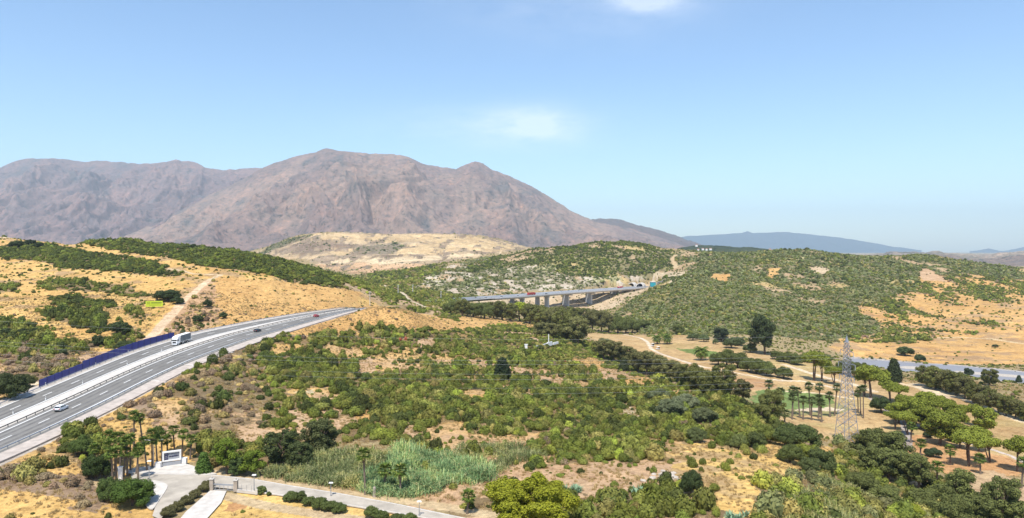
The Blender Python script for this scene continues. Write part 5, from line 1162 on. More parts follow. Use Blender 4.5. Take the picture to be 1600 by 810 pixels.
# palms -------------------------------------------------------------
def fan_palm(seed):
    g = np.random.default_rng(seed); tr = MB(); lean = g.uniform(-.5, .5); tr.path([(0, 0, -.6), (0, 0, .4), (lean * .3, 0, 3), (lean, 0, 8.6)], [.42, .3, .23, .19], 9)
    Q = []; S = []; top = np.array((lean, 0, 8.7))
    def fan(o, dirv, L_, fw, store, n=9, droop=.25):
        d = dirv / np.linalg.norm(dirv); side = np.cross(d, (0, 0, 1.0)); side /= max(1e-6, np.linalg.norm(side)); up = np.cross(side, d)
        st = o + d * L_ * .45; w_ = .05; store.append([o - side * w_, o + side * w_, st + side * w_, st - side * w_])
        for k in range(n):
            a = (k / (n - 1) - .5) * 2.6; dd = d * math.cos(a) + side * math.sin(a); ln = fw * g.uniform(.8, 1.1); e = st + dd * ln; e[2] -= droop * ln * (.4 + abs(a) * .4); m_ = st + dd * ln * .55; sd = np.cross(dd, up) * (.075 * fw + .02)
            store.append([st, m_ - sd, e, m_ + sd])
    for k in range(26):
        el = 1.25 - 1.9 * (k / 25) ** .9 + g.uniform(-.12, .12); a = k * 2.4; dv = np.array((math.cos(a) * math.cos(el), math.sin(a) * math.cos(el), math.sin(el))); fan(top, dv, g.uniform(1.7, 2.4), g.uniform(.95, 1.3), Q, droop=.4 if el < .3 else .15)
    for k in range(22):
        el = -1.0 - .45 * (k / 21); a = k * 2.4; dv = np.array((math.cos(a) * math.cos(el), math.sin(a) * math.cos(el), math.sin(el))); fan(top - np.array((0, 0, .15 + .9 * k / 22)), dv, .95, .5, S, n=6, droop=.5)
    return tr.mesh('trunk', MPBARK), quads_mesh('crown', np.array(Q), MFROND), quads_mesh('dead_frond_skirt', np.array(S), MSKIRT), 10.6
def date_palm(seed, tr_h=4.2):
    g = np.random.default_rng(seed); tr = MB(); tr.path([(0, 0, -.5), (0, 0, tr_h * .5), (0, 0, tr_h)], [.45, .36, .42], 10); Q = []; S = []; top = np.array((0, 0, tr_h))
    for k in range(46):
        el = 1.35 - 1.7 * (k / 45) ** .85; a = k * 2.4 + g.uniform(-.2, .2); L_ = g.uniform(3.0, 3.7); n = 9; prev = top.copy(); e_ = el; pts = [prev.copy()]
        for j in range(n): prev = prev + np.array((math.cos(a) * math.cos(e_), math.sin(a) * math.cos(e_), math.sin(e_))) * (L_ / n); e_ -= .17; pts.append(prev.copy())
        st = Q if el > -.2 else S; side = np.array((-math.sin(a), math.cos(a), 0))
        for j in range(1, n):
            p, q = pts[j], pts[j + 1]; ln = .62 * math.sin(math.pi * (j + .6) / (n + 1)) + .12
            for s in (-1, 1): tip = (p + q) / 2 + side * s * ln + (q - p) * .6 - np.array((0, 0, ln * .45)); st.append([p, q, tip + (q - p) * .25, tip - (q - p) * .1])
    return tr.mesh('trunk', MPBARK), quads_mesh('crown', np.array(Q), MFROND), quads_mesh('dead_frond_skirt', np.array(S), MSKIRT), tr_h + 3.2
FANS = [fan_palm(500 + k) for k in range(5)]; DATES = [date_palm(520 + k) for k in range(2)]
DARKC = {}
for f_ in FANS + DATES:
    c_ = f_[1].copy(); c_.materials[0] = MFROND2; DARKC[f_[1].name] = c_
def palm(px, pb, ph, place, look='fan palm', dmin=60, kind='fan', wide=1.0, z=None):
    p = hit(px, pb, dmin); s = p.y / F; tm, cm, sm, h = random.choice(FANS if kind == 'fan' else DATES); root = empty('palm_tree', p, random.uniform(0, 6.28)); k = ph * s / h
    root.rotation_euler = (random.uniform(-.05, .05), random.uniform(-.05, .05), random.uniform(0, 6.28))
    # crown keeps its real breadth; only the trunk stretches with height
    kw = (1.05 if kind == 'fan' else 1.15) * wide * (1.0 if kind == 'fan' else k); root.scale = (kw, kw, kw); hz_ = ph * s / kw
    tr_len = 8.7 if kind == 'fan' else 4.2; topext = h - tr_len; f = max(.15, (hz_ - topext) / tr_len)
    o_ = link('trunk', tm, root); o_.scale = (1, 1, f)
    for me, nm in ((DARKC[cm.name] if 'slim' in look or 'thin' in look else cm, 'crown'), (sm, 'dead_frond_skirt')): o_ = link(nm, me, root); o_.location = (0, 0, tr_len * (f - 1))
    CLEAR.append((p.x, p.y, 1.2)); PLACED.append((root, look, place, px, pb, 'palm tree')); return root
GP = 'in the row beside the putting green'
for px, pb, h in [(1201, 642, 50), (1222, 651, 47), (1226, 660, 23), (1237.5, 656, 42), (1238.5, 649, 47), (1249.5, 650, 47), (1255, 656, 39), (1268, 657, 39), (1266, 649.6, 54), (1279, 654, 39), (1284, 660, 38), (1281.5, 647, 51), (1297, 652, 41), (1304, 650, 52)]: palm(px, pb, h, GP, 'slim fan palm', 200, wide=1.15)
for px, pb, h in [(1341, 643, 35), (1345, 648, 46), (1349, 654, 54)]: palm(px, pb, h, 'close behind the lattice pylon', 'tall thin fan palm', 200)
for px, pb, h in [(1464, 756, 38), (1485, 727, 34), (1532, 741, 34), (1596, 763, 51), (1423, 692, 34), (1438, 712, 28)]: palm(px, pb, h, 'on the dry fairway among the right hand pines', 'fan palm', 120, wide=1.05)
for px, pb, h in [(209, 700, 61), (223, 696, 53), (172, 729, 60), (150, 736, 46), (204, 737, 62), (182, 752, 56), (176, 754, 58), (193, 745, 48), (199, 744, 66), (187, 742, 58), (213, 742, 50), (216, 750, 54), (238, 733, 65), (246, 730, 55), (230, 737, 58), (168, 741, 56), (253, 722, 50), (180, 735, 62), (262, 713, 36), (273, 712, 50), (284, 715, 46), (297, 718, 41), (163, 744, 34), (188, 722, 50)]: palm(px, pb, h, 'in the entrance palm grove by the white sign', 'shaggy fan palm', 100, wide=.76)
for px, pb, h in [(571, 773, 75), (600.5, 769, 48), (626, 777, 54)]: palm(px, pb, h, 'in front of the reeds by the side road', 'fan palm', 90, wide=.9)
palm(730, 803, 40, 'at the bottom edge beside the yellow green tree', 'short green palm', 60, wide=.8)
palm(1096, 563, 28, 'alone by the cart path', 'bushy date palm', 300, 'date'); palm(1027, 538, 19, 'by the golf carts, the left of the pair', 'ragged date palm', 300, 'date'); palm(1042, 538, 21, 'by the golf carts, the right of the pair', 'ragged date palm', 300, 'date')
# pines
for px, pb, h, w_ in [(1272, 595, 48, 38), (1284, 596, 38, 26), (1304, 601, 29, 26), (1361, 622, 52, 48), (1351, 619, 42, 28), (1391, 627, 33, 32), (1402, 631, 30, 30)]: tree('pine', px, pb, h, w_, 200, look='yellow green umbrella pine', place='behind the pylon', name='pine_tree', cat='pine tree')
for px, pb, h, w_ in [(1404, 662, 34, 36), (1399, 672, 30, 28), (1430, 668, 48, 34), (1455, 660, 44, 36), (1440, 670, 38, 48), (1468, 696, 52, 52), (1484, 672, 44, 30), (1493, 686, 50, 38), (1525, 667, 36, 24), (1540, 682, 46, 38), (1514, 728, 58, 48), (1547, 723, 42, 36), (1530, 706, 42, 38), (1590, 737, 58, 44), (1415, 650, 34, 30), (1445, 645, 34, 30), (1478, 655, 34, 28), (1418, 680, 38, 30), (1505, 660, 28, 26), (1460, 676, 40, 36), (1500, 700, 40, 34), (1425, 655, 36, 34), (1470, 648, 30, 30)]: tree('gum' if px % 4 == 0 else 'pine', px, pb, h, w_, 150, TT_TONE['pine'], look='yellow green umbrella pine', place='in the pine grove right of the pylon', name='pine_tree', cat='pine tree')
tree('pine', 812, 502, 31, 30, 450, (.26, .30, .03), 'small bright yellow green tree', 'in the tree belt below the viaduct')
tree('big', 828, 838, 92, 145, 60, (.27, .28, .022), 'big yellow green rounded tree', 'at the bottom edge')
tree('round', 1262, 724, 32, 42, 120, (.19, .21, .035), 'bright olive green bushy tree', 'left of the pylon foot')
tree('round', 1426, 812, 24, 34, 90, (.24, .26, .03), 'small yellow green bush', 'at the bottom right')
tree('round', 1197, 692, 30, 30, 150, (.16, .18, .04), 'light olive bushy tree', 'above the bare yellow slope')
# tree belt below the viaduct
for px, pb, h, w_, k in [(722, 494, 30, 26, 'broad'), (704, 490, 22, 24, 'round'), (740, 496, 26, 34, 'round'), (757, 497, 27, 30, 'round'), (771, 498, 31, 28, 'broad'), (785, 500, 32, 34, 'broad'), (798, 501, 28, 26, 'broad'), (828, 506, 33, 32, 'broad'), (840, 512, 38, 32, 'broad'), (853, 516, 38, 34, 'broad'), (866, 521, 44, 34, 'gum'), (880, 527, 46, 36, 'broad'), (893, 533, 42, 40, 'broad'), (904, 540, 46, 42, 'gum'), (846, 528, 26, 26, 'gum'), (862, 530, 26, 28, 'gum')]:
    tree(k, px, pb, h * (.92 if px < 800 else .97), w_, 380, look='dark bushy tree', place='in the tree belt below the viaduct')
for px, pb, h, w_, k in [(885, 508, 32, 28, 'broad'), (898, 510, 32, 28, 'broad'), (912, 512, 34, 28, 'broad'), (926, 517, 36, 26, 'gum'), (940, 519, 36, 26, 'gum'), (951, 520, 33, 26, 'gum'), (965, 521, 30, 26, 'round'), (978, 521, 26, 26, 'round'), (988, 520, 23, 24, 'round'), (1005, 512, 14, 24, 'round'), (1060, 522, 16, 18, 'round')]:
    tree(k, px, pb, h * .95, w_, 500, look='dark tree', place='at the far edge of the dry fairway')
# belt between the scrub and the golf course
for px, pb, h, w_, k in [(944, 562, 34, 34, 'gum'), (960, 566, 34, 34, 'gum'), (978, 570, 30, 32, 'gum'), (996, 582, 34, 30, 'gum'), (975, 580, 22, 16, 'cone'), (1012, 586, 38, 34, 'gum'), (1030, 590, 36, 30, 'gum'), (1048, 596, 34, 30, 'gum'), (1060, 600, 32, 28, 'gum'), (1075, 606, 40, 36, 'broad'), (1092, 610, 36, 34, 'broad'), (1108, 617, 38, 36, 'broad'), (1130, 625, 58, 44, 'broad'), (1118, 622, 40, 34, 'broad'), (1160, 628, 36, 34, 'gum'), (1207, 662, 54, 40, 'broad'), (1190, 664, 34, 28, 'broad')]:
    tree(k, px, pb, h, w_, 220, look='dark shaggy tree', place='in the belt between scrub and golf course')
for px, pb, h, w_, k in [(1136, 572, 28, 34, 'round'), (1152, 575, 26, 34, 'round'), (1122, 570, 20, 26, 'round'), (1182, 584, 26, 32, 'round'), (1197, 587, 22, 30, 'round'), (1225, 592, 20, 27, 'round'), (1168, 581, 22, 24, 'round')]:
    tree(k, px, pb, h, w_, 280, look='dense round green tree', place='in the clump on the middle of the golf course')
for px, pb, h, w_ in [(1083, 532, 11, 18), (1100, 534, 12, 17), (1118, 538, 9, 9), (1143, 544, 17, 24), (1172, 551, 15, 20), (1154, 540, 14, 18)]: tree('round', px, pb, h, w_, 400, (.12, .15, .06), 'small grey green round tree', 'on the golf course below the scrub hill')
tree('broad', 1127, 534, 22, 24, 400, (.045, .06, .03), 'dark dense tree', 'at the foot of the scrub hill'); tree('gum', 1195, 554, 64, 42, 400, (.05, .065, .025), 'tallest dark tree', 'at the foot of the scrub hill')
tree('round', 1377, 645, 26, 30, 200, (.05, .07, .025), 'dark round tree', 'under the pines behind the pylon'); tree('cone', 1397, 597, 38, 24, 250, (.05, .065, .025), 'dark pointed tree', 'by the river'); 
tree('cone', 785, 592, 34, 28, 200, (.035, .05, .022), 'dark pointed conifer', 'in the middle of the scrub')
for px, pb, h, w_ in [(1318, 585, 22, 26), (1335, 590, 26, 24), (1245, 570, 18, 26), (1262, 566, 16, 26), (1225, 566, 16, 24), (1290, 568, 15, 22), (1215, 562, 14, 22), (1350, 580, 14, 18)]: tree('round', px, pb, h, w_, 300, look='green bushy tree', place='along the far side of the golf course')
# river belt
for px, pb, h, w_, k in [(1448, 604, 34, 34, 'broad'), (1462, 609, 36, 34, 'broad'), (1478, 613, 36, 30, 'gum'), (1494, 618, 38, 30, 'broad'), (1508, 624, 36, 28, 'gum'), (1520, 630, 34, 26, 'broad'), (1534, 635, 34, 26, 'gum'), (1546, 640, 33, 24, 'broad'), (1560, 646, 32, 24, 'gum'), (1572, 650, 32, 24, 'broad'), (1586, 654, 30, 24, 'gum'), (1600, 658, 28, 22, 'broad'), (1528, 640, 26, 20, 'gum'), (1582, 646, 24, 20, 'broad')]:
    tree(k, px, pb, h, w_, 250, look='dark tree', place='in the belt between fairway and river')
tree('broad', 1546, 603, 27, 25, 300, look='dark tree with bulging crown', place='alone on the river bank'); tree('round', 1514, 588, 13, 13, 350, (.05, .07, .035), 'tiny round dark bush', 'on the gravel bar'); tree('cone', 1592, 598, 12, 9, 350, (.05, .07, .035), 'tiny pointed bush', 'on the river bank')
tree('round', 1414, 556, 15, 25, 450, (.07, .095, .035), 'lone round dark tree', 'on the dry field beyond the river'); tree('round', 1437, 566, 13, 16, 450, (.07, .09, .035), 'small dark bush', 'on the river edge of the dry field')
tree('round', 1555, 543, 5, 9, 500, (.06, .08, .03), 'tiny dark bush', 'far right on the dry field')
# lower right mass
for px, pb, h, w_, k in [(1352, 718, 46, 46, 'gum'), (1372, 726, 56, 52, 'broad'), (1395, 732, 60, 54, 'gum'), (1362, 742, 48, 50, 'broad'), (1390, 752, 50, 54, 'gum'), (1418, 756, 52, 50, 'broad'), (1436, 766, 54, 44, 'gum'), (1345, 770, 34, 46, 'round'), (1382, 790, 34, 50, 'round'), (1500, 800, 68, 52, 'broad'), (1472, 800, 46, 50, 'round'), (1488, 822, 50, 54, 'round'), (1568, 826, 80, 58, 'broad'), (1540, 825, 50, 46, 'gum'), (1440, 800, 34, 50, 'round'), (1520, 815, 40, 44, 'gum'), (1598, 838, 56, 46, 'broad')]:
    tree(k, px, pb, h, w_, 90, look='large dark evergreen tree', place='in the dark thicket at the lower right', tone=(.135, .150, .045))
for px, pb, h, w_ in [(1450, 684, 10, 15), (1458, 714, 14, 26), (1490, 690, 12, 24)]: tree('round', px, pb, h, w_, 150, (.05, .07, .03), 'low dark bush', 'on the ground under the pine grove')
for px, pb, h, w_, tn in [(1248, 698, 38, 62, (.095, .12, .035)), (1226, 698, 30, 36, (.09, .115, .035)), (1235, 724, 30, 38, (.11, .13, .035)), (1284, 736, 38, 44, (.09, .11, .035)), (1266, 742, 28, 34, (.10, .12, .04)), (1182, 700, 26, 28, (.11, .13, .04)), (1155, 702, 24, 26, (.14, .16, .05)), (1080, 775, 42, 34, (.055, .075, .025)), (1070, 640, 26, 44, (.155, .17, .09)), (1050, 652, 30, 46, (.14, .16, .08)), (1100, 660, 24, 40, (.14, .155, .07)), (1030, 628, 22, 34, (.15, .17, .08)), (1088, 690, 22, 32, (.12, .14, .05))]:
    tree('round', px, pb, h, w_, 100, tn, 'broad grey green bush tree', 'left of the pylon')
# left hill
tree('round', 262, 471, 19, 40, 250, (.055, .075, .028), 'large dark round bush', 'behind the yellow board'); tree('round', 277, 475, 12, 20, 250, (.055, .075, .028), 'dark low bush', 'right of the yellow board')
for px, pb, h, w_ in [(57, 367, 9, 12), (88, 367, 8, 11), (30, 371, 8, 18), (230, 381, 8, 10), (302, 388, 7, 8), (47, 384, 10, 16), (25, 387, 11, 20), (60, 388, 9, 16)]: tree('round', px, pb, h, w_, 400, (.055, .075, .03), 'small dark tree', 'on the crest of the left hill')
for px, pb, h, w_ in [(324, 480, 13, 14), (349, 498, 11, 12), (309, 503, 11, 16), (155, 540, 16, 22), (187, 522, 20, 28), (196, 545, 12, 30), (53, 524, 12, 12), (35, 522, 9, 20), (12, 525, 13, 24), (98, 556, 11, 13)]: tree('round', px, pb, h, w_, 200, (.06, .08, .03), 'round dark bush', 'on the dry hillside above the motorway')
tree('round', 14, 625, 44, 50, 150, (.062, .078, .028), 'dark spreading bush', 'at the left edge before the blue wall'); tree('round', 40, 606, 22, 26, 150, (.07, .08, .03), 'brownish green bush', 'at the left end of the blue wall')
# entrance trees
tree('round', 208, 790, 44, 60, 80, (.075, .12, .022), 'big glossy dark green bush', 'on the traffic island'); tree('round', 172, 782, 36, 36, 80, (.075, .105, .028), 'dark green bush', 'left of the traffic island'); tree('round', 150, 748, 40, 40, 100, (.06, .09, .025), 'dark green bush', 'left of the palm grove'); tree('round', 128, 712, 34, 36, 100, (.085, .12, .03), 'green bush', 'above the palm grove, near the motorway'); tree('round', 113, 676, 18, 30, 100, (.12, .16, .035), 'light green bush', 'by the motorway guardrail')
tree('gum', 355, 741, 56, 40, 100, (.17, .23, .03), 'light green leafy tree', 'right of the entrance sign'); tree('gum', 397, 744, 42, 36, 100, (.17, .23, .03), 'light green leafy tree', 'behind the low wall lamp'); tree('cone', 318, 740, 34, 24, 100, (.09, .15, .03), 'small upright green tree', 'just right of the entrance sign'); tree('broad', 372, 742, 28, 30, 100, (.07, .1, .03), 'dark green bush tree', 'between the two light green trees')
tree('broad', 438, 728, 56, 56, 100, (.075, .095, .032), 'big dark olive tree', 'above the left end of the reeds'); tree('broad', 500, 712, 58, 52, 100, (.085, .095, .035), 'brownish dark tree', 'above the reeds'); tree('broad', 470, 734, 44, 40, 100, (.08, .10, .035), 'dark olive tree', 'behind the reeds')
# hedge plants along the side road and the gate
hx = [(455, 783, 16, 24), (468, 784, 17, 22), (483, 790, 14, 22), (500, 795, 18, 24), (515, 798, 15, 26), (530, 801, 15, 22), (580, 808, 18, 24), (595, 811, 14, 24), (622, 815, 12, 24), (640, 818, 16, 24), (408, 772, 13, 16), (420, 775, 7, 8), (318, 769, 13, 18), (305, 778, 14, 18), (292, 788, 15, 20), (276, 799, 16, 22), (262, 808, 17, 22), (325, 762, 12, 20)]
for px, pb, h, w_ in hx:
    r = px < 330; tree('round', px, pb, h, w_, 60, (.13, .12, .05) if r else (.10, .125, .035), 'brownish hedge shrub' if r else 'clipped green hedge shrub', 'lining the concrete drive' if r else 'along the near edge of the side road', cat='hedge shrub', name='hedge_shrub')

# ------------------------------------------------------------------ reeds
def blades(name, poly, n, h0, h1, mat, label, dm=90):
    g = np.random.default_rng(len(label)); P = np.array(poly, float); xs = g.uniform(P[:, 0].min(), P[:, 0].max(), n * 4); ys = g.uniform(P[:, 1].min(), P[:, 1].max(), n * 4); m = inpoly(xs, ys, P); xs, ys = xs[m][:n], ys[m][:n]
    Q = []
    for x, y in zip(xs, ys):
        p = np.array(hit(x, y, dm)); k = 7; kk = float(.85 + 1.1 * fbm(np.array(p[0] / 5), np.array(p[1] / 5), 3, 171))
        if kk < .55: continue
        for j in range(k):
            o_ = p + np.array((g.normal() * .7, g.normal() * .7, -.1)); hh = g.uniform(h0, h1) * kk; a = g.uniform(0, 6.28); d = np.array((math.cos(a), math.sin(a), 0)); s = np.array((-d[1], d[0], 0)) * .09; tip = o_ + d * hh * g.uniform(.05, .3) + np.array((0, 0, hh)); mid = (o_ + tip) / 2 + np.array((0, 0, hh * .08))
            tip += d * hh * .12; Q.append([o_ - s * .6, o_ + s * .6, mid + s, mid - s]); Q.append([mid - s, mid + s, tip + s * .2, tip - s * .2])
            for q in (.35, .55, .75): b0 = o_ * (1 - q) + tip * q; a2 = g.uniform(0, 6.28); dv = np.array((math.cos(a2) * .55, math.sin(a2) * .55, .35)) * g.uniform(.8, 1.6); Q.append([b0, b0 + dv * .5 + np.array((0, 0, .12)), b0 + dv, b0 + dv * .5 - np.array((0, 0, .1))])
    tag(link(name, quads_mesh(name, np.array(Q), mat)), label, None, None, 'stuff')
RB = [(600, 735), (625, 712), (660, 716), (690, 724), (760, 738), (772, 752), (740, 758), (700, 756), (680, 772), (640, 778), (585, 776), (560, 765), (575, 745)]
blades('reeds', RB, 1500, 1.8, 3.5, MREED, 'tall green cane reeds beside the side road')
RB2 = [(430, 738), (470, 722), (520, 714), (580, 716), (610, 722), (575, 745), (560, 766), (500, 758), (440, 752), (410, 745)]
blades('reeds', RB2, 1100, 1.3, 2.7, MREED2, 'pale yellow green reeds above the side road'); blades('reeds', [(690, 726), (720, 700), (800, 698), (860, 712), (800, 730), (770, 745), (700, 745)], 350, 1.2, 2.4, MREED2, 'pale dry reeds at the upper end of the cane bed')
blades('reeds', [(1240, 790), (1290, 752), (1340, 770), (1360, 800), (1340, 830), (1230, 830)], 500, 1.0, 2.4, MREED2, 'pale feathery grass on the lower right slope')
# agave clumps
def agave(px, pb, w_, label):
    p = hit(px, pb, 80); g = np.random.default_rng(int(px)); Q = []; s = p.y / F
    for c in range(9):
        o_ = np.array(p) + np.array((g.normal() * w_ * s * .25, g.normal() * w_ * s * .2, 0))
        for k in range(16):
            a = k * 2.4; el = g.uniform(.35, 1.35); L_ = g.uniform(1.0, 1.7); d = np.array((math.cos(a) * math.cos(el), math.sin(a) * math.cos(el), math.sin(el))) * L_; sd = np.array((-math.sin(a), math.cos(a), 0)) * .16; Q.append([o_ - sd * .6, o_ + sd * .6, o_ + d * .6 + sd, o_ + d * .6 - sd]); Q.append([o_ + d * .6 - sd, o_ + d * .6 + sd, o_ + d * 1.0 + sd * .1, o_ + d * 1.0 - sd * .1])
    Q = np.array(Q) - np.array(p); o_ = link('agave', quads_mesh('agave', Q, MAGV), None, p); tag(o_, label, 'agave plant', 'agave clumps'); CLEAR.append((p.x, p.y, w_ * s * .35))
MAGV = flat_foliage('agave_blades', [(0, (.16, .25, .15)), (1, (.30, .42, .26))], .05)
agave(898, 768, 22, 'pale blue green agave clump right of the yellow green tree'); agave(1010, 772, 40, 'wide pale agave clump at the bottom centre'); agave(1150, 812, 30, 'pale green agave clump at the bottom edge, on the right')

# ------------------------------------------------------------------ scattered shrubs
def scatter(d0, d1, spacing, g):
    n = int(1.64 * (d1 ** 2 - d0 ** 2) / 2 / spacing ** 2); Y = np.sqrt(g.uniform(d0 ** 2, d1 ** 2, n)); t_ = g.uniform(-.82, .82, n); return t_ * Y, Y
g = np.random.default_rng(77); PTS = []
for d0, d1, spc, smin, smax in ((118, 330, 1.8, .7, 2.5), (330, 640, 2.1, .9, 2.7), (640, 1000, 3.0, 1.5, 3.0), (1000, 1750, 4.1, 2.0, 4.2), (1750, 2800, 9, 3, 6.5)):
    X, Y = scatter(d0, d1, spc, g); dn = samp(DEN, X, Y); rg = samp(RID, X, Y)
    cl_ = fbm(X / 11, Y / 11, 3, 131); keep = g.uniform(size=len(X)) < dn * np.clip(.9 + 1.1 * cl_ * (dn < .9), .05, 1.3)
    X, Y, rg, dn = X[keep], Y[keep], rg[keep], dn[keep]; Z = ground(X, Y)
    v = visible(X, Y, Z + smax, 3); X, Y, Z, rg, dn = X[v], Y[v], Z[v], rg[v], dn[v]
    r = smin + (smax - smin) * g.uniform(size=len(X)) ** 2.6; big = fbm(X / 26, Y / 26, 2, 140); r = r * (1 + .35 * big)
    r = np.where(dn < .35, r * .62, r); PTS.append(np.stack([X, Y, Z, r, rg], -1))
PTS = np.concatenate(PTS)
ok = np.ones(len(PTS), bool)
for x, y, rr in CLEAR:
    m = (np.abs(PTS[:, 0] - x) < rr + .5) & (np.abs(PTS[:, 1] - y) < rr + .5); ok[m] &= np.hypot(PTS[m, 0] - x, PTS[m, 1] - y) > rr + PTS[m, 3] * .25
# nothing on roads, tracks or water
ok &= ~((PTS[:, 1] < 560) & (samp(np.where(hd < 1e8, hout, 99.), PTS[:, 0], PTS[:, 1]) < 1.5))
PTS = PTS[ok]
kinds = [r_[3] for r_ in REG] + ['mid']; sizes = np.array([r_[4] for r_ in REG] + [1.0]); rid = PTS[:, 4].astype(int); PTS[:, 3] *= np.where(PTS[:, 1] < 330, np.minimum(sizes[rid], 1.1), sizes[rid])
tone = np.zeros((len(PTS), 3)); tname = np.empty(len(PTS), object); u = g.uniform(size=len(PTS)); patchy = fbm(PTS[:, 0] / 30, PTS[:, 1] / 30, 3, 151)
u = np.clip(u * .75 + .25 * (patchy + .5), 0, .9999)
for k in set(kinds):
    m = np.array([kinds[i] == k for i in rid]); acc = 0; tot = sum(w_ for _, w_ in MIX[k])
    for nm, w_ in MIX[k]:
        s_ = m & (u >= acc / tot) & (u < (acc + w_) / tot + 1e-9); tone[s_] = TONE[nm]; tname[s_] = nm; acc += w_
none = tone.sum(1) == 0; tone[none] = TONE['green']; tname[none] = 'green'
tone *= np.array((1.12, 1.06, .95)); tone *= (1.12 + .22 * sstep(PTS[:, 1], 380, 700))[:, None]; tone *= g.uniform(.68, 1.35, (len(PTS), 1)) * g.uniform(.94, 1.06, (len(PTS), 3))
hgt = PTS[:, 3] * g.uniform(.8, 1.5, len(PTS)) * np.where(PTS[:, 1] > 380, .66, 1.0); low = np.isin(tname, ['dead', 'straw', 'brown']); hgt = np.where(low, hgt * .65, hgt); PTS[:, 3] = np.where(low, PTS[:, 3] * .8, PTS[:, 3])
print('shrubs', len(PTS), 'near', (PTS[:, 1] < 330).sum())
px_s = 800 + F * PTS[:, 0] / PTS[:, 1]; py_s = HOR + F * (CH - PTS[:, 2]) / PTS[:, 1]
# the 290 that show largest become individual shrubs
inv_ = (px_s > 4) & (px_s < 1596) & (py_s < 806) & visible(PTS[:, 0], PTS[:, 1], PTS[:, 2] + hgt * .6, 1)
score = np.where(inv_, PTS[:, 3] ** 2 / PTS[:, 1] ** 2, 0); order = np.argsort(-score); big = order[:290]; isbig = np.zeros(len(PTS), bool); isbig[big] = True
LOOK = {'dark': 'dark green shrub', 'green': 'mid green shrub', 'mid': 'grass green shrub', 'olive': 'olive shrub', 'bright': 'bright green shrub', 'grey': 'grey green shrub', 'dead': 'dry grey brown shrub', 'straw': 'straw coloured shrub', 'red': 'rusty red shrub', 'hill': 'dull green shrub', 'brown': 'brown shrub'}
PLACE = {'centre scrub': 'on the central scrub slope', 'lower bare': 'on the bare pink slope', 'bottom scrub': 'in the scrub along the bottom edge', 'right bare': 'on the bare yellow slope', 'right scrub': 'in the lower right scrub', 'left foreground': 'on the dry slope below the motorway', 'left thicket': 'in the dry thicket right of the motorway', 'left greens': 'by the palm grove', 'roadside greens': 'behind the entrance sign', 'pylon clearing': 'in the clearing by the pylon', 'bottom field': 'in the mown field by the gate', 'dry thicket': 'in the thicket behind the blue wall', 'knoll': 'on the dry knoll'}
def band(y): return ('far up, above the upper cables' if y < 570 else 'between the upper cables' if y < 600 else 'at the lower cables' if y < 632 else 'just below the cables' if y < 665 else 'midway down the slope' if y < 700 else 'low on the slope' if y < 745 else 'near the bottom edge')
for i in big:
    x, y, z, r, rg = PTS[i]; o_ = link('shrub', SHR[int(g.integers(0, 6)) if y < 330 else 6 + int(g.integers(0, 5))], None, (x, y, z - .1)); o_.scale = (r, r * g.uniform(.8, 1.15), hgt[i] * 1.15); o_.rotation_euler = (0, 0, g.uniform(0, 6.28)); o_['tone'] = [float(v) for v in tone[i]]
    PLACED.append((o_, LOOK[tname[i]], PLACE.get(REG[int(rg)][0] if rg >= 0 else '', 'on the hillside') + ' ' + ' ' * 0 + band(py_s[i]).replace('near the bottom edge', 'by the bottom').replace('far up, above the upper cables', 'above the cables'), px_s[i], py_s[i], 'shrub'))
# all the rest: one mass of scrub, instanced
pc = bpy.data.collections.new('scrub_shapes')
for k, m_ in enumerate(SHR): o_ = bpy.data.objects.new('scrub_shape_%02d' % k, m_); pc.objects.link(o_)
def instancer(name, P, rz, scl, idx, tones, coll, label):
    me = bpy.data.meshes.new(name); me.vertices.add(len(P)); me.vertices.foreach_set('co', P.astype(np.float32).ravel())
    for nm, ty, data in (('scl', 'FLOAT_VECTOR', scl), ('rot', 'FLOAT_VECTOR', np.stack([rz * 0, rz * 0, rz], -1)), ('tone', 'FLOAT_VECTOR', tones)): a_ = me.attributes.new(nm, ty, 'POINT'); a_.data.foreach_set('vector', np.ascontiguousarray(data, dtype=np.float32).ravel())
    a_ = me.attributes.new('idx', 'INT', 'POINT'); a_.data.foreach_set('value', idx.astype(np.int32)); me.update()
    o_ = link(name, me); ng = bpy.data.node_groups.new(name + '_scatter', 'GeometryNodeTree'); ng.interface.new_socket('Geometry', in_out='INPUT', socket_type='NodeSocketGeometry'); ng.interface.new_socket('Geometry', in_out='OUTPUT', socket_type='NodeSocketGeometry')
    A = ng.nodes.new; gi, go = A('NodeGroupInput'), A('NodeGroupOutput'); ip = A('GeometryNodeInstanceOnPoints'); ci = A('GeometryNodeCollectionInfo'); ci.inputs['Collection'].default_value = coll; ci.inputs['Separate Children'].default_value = True; ci.inputs['Reset Children'].default_value = True
    def na(nm, ty): n_ = A('GeometryNodeInputNamedAttribute'); n_.data_type = ty; n_.inputs['Name'].default_value = nm; return n_.outputs['Attribute']
    lk = ng.links.new; lk(gi.outputs[0], ip.inputs['Points']); lk(ci.outputs[0], ip.inputs['Instance']); ip.inputs['Pick Instance'].default_value = True
    lk(na('idx', 'INT'), ip.inputs['Instance Index']); lk(na('rot', 'FLOAT_VECTOR'), ip.inputs['Rotation']); lk(na('scl', 'FLOAT_VECTOR'), ip.inputs['Scale']); lk(ip.outputs[0], go.inputs[0])
    md = o_.modifiers.new('scatter', 'NODES'); md.node_group = ng; return tag(o_, label, None, None, 'stuff')
R_ = PTS[~isbig]; tn_ = tone[~isbig]; hg_ = hgt[~isbig]; n = len(R_)
idx = np.where(R_[:, 1] < 300, g.integers(0, 6, n), np.where(R_[:, 1] < 640, 6 + g.integers(0, 5, n), 11 + g.integers(0, 5, n)))
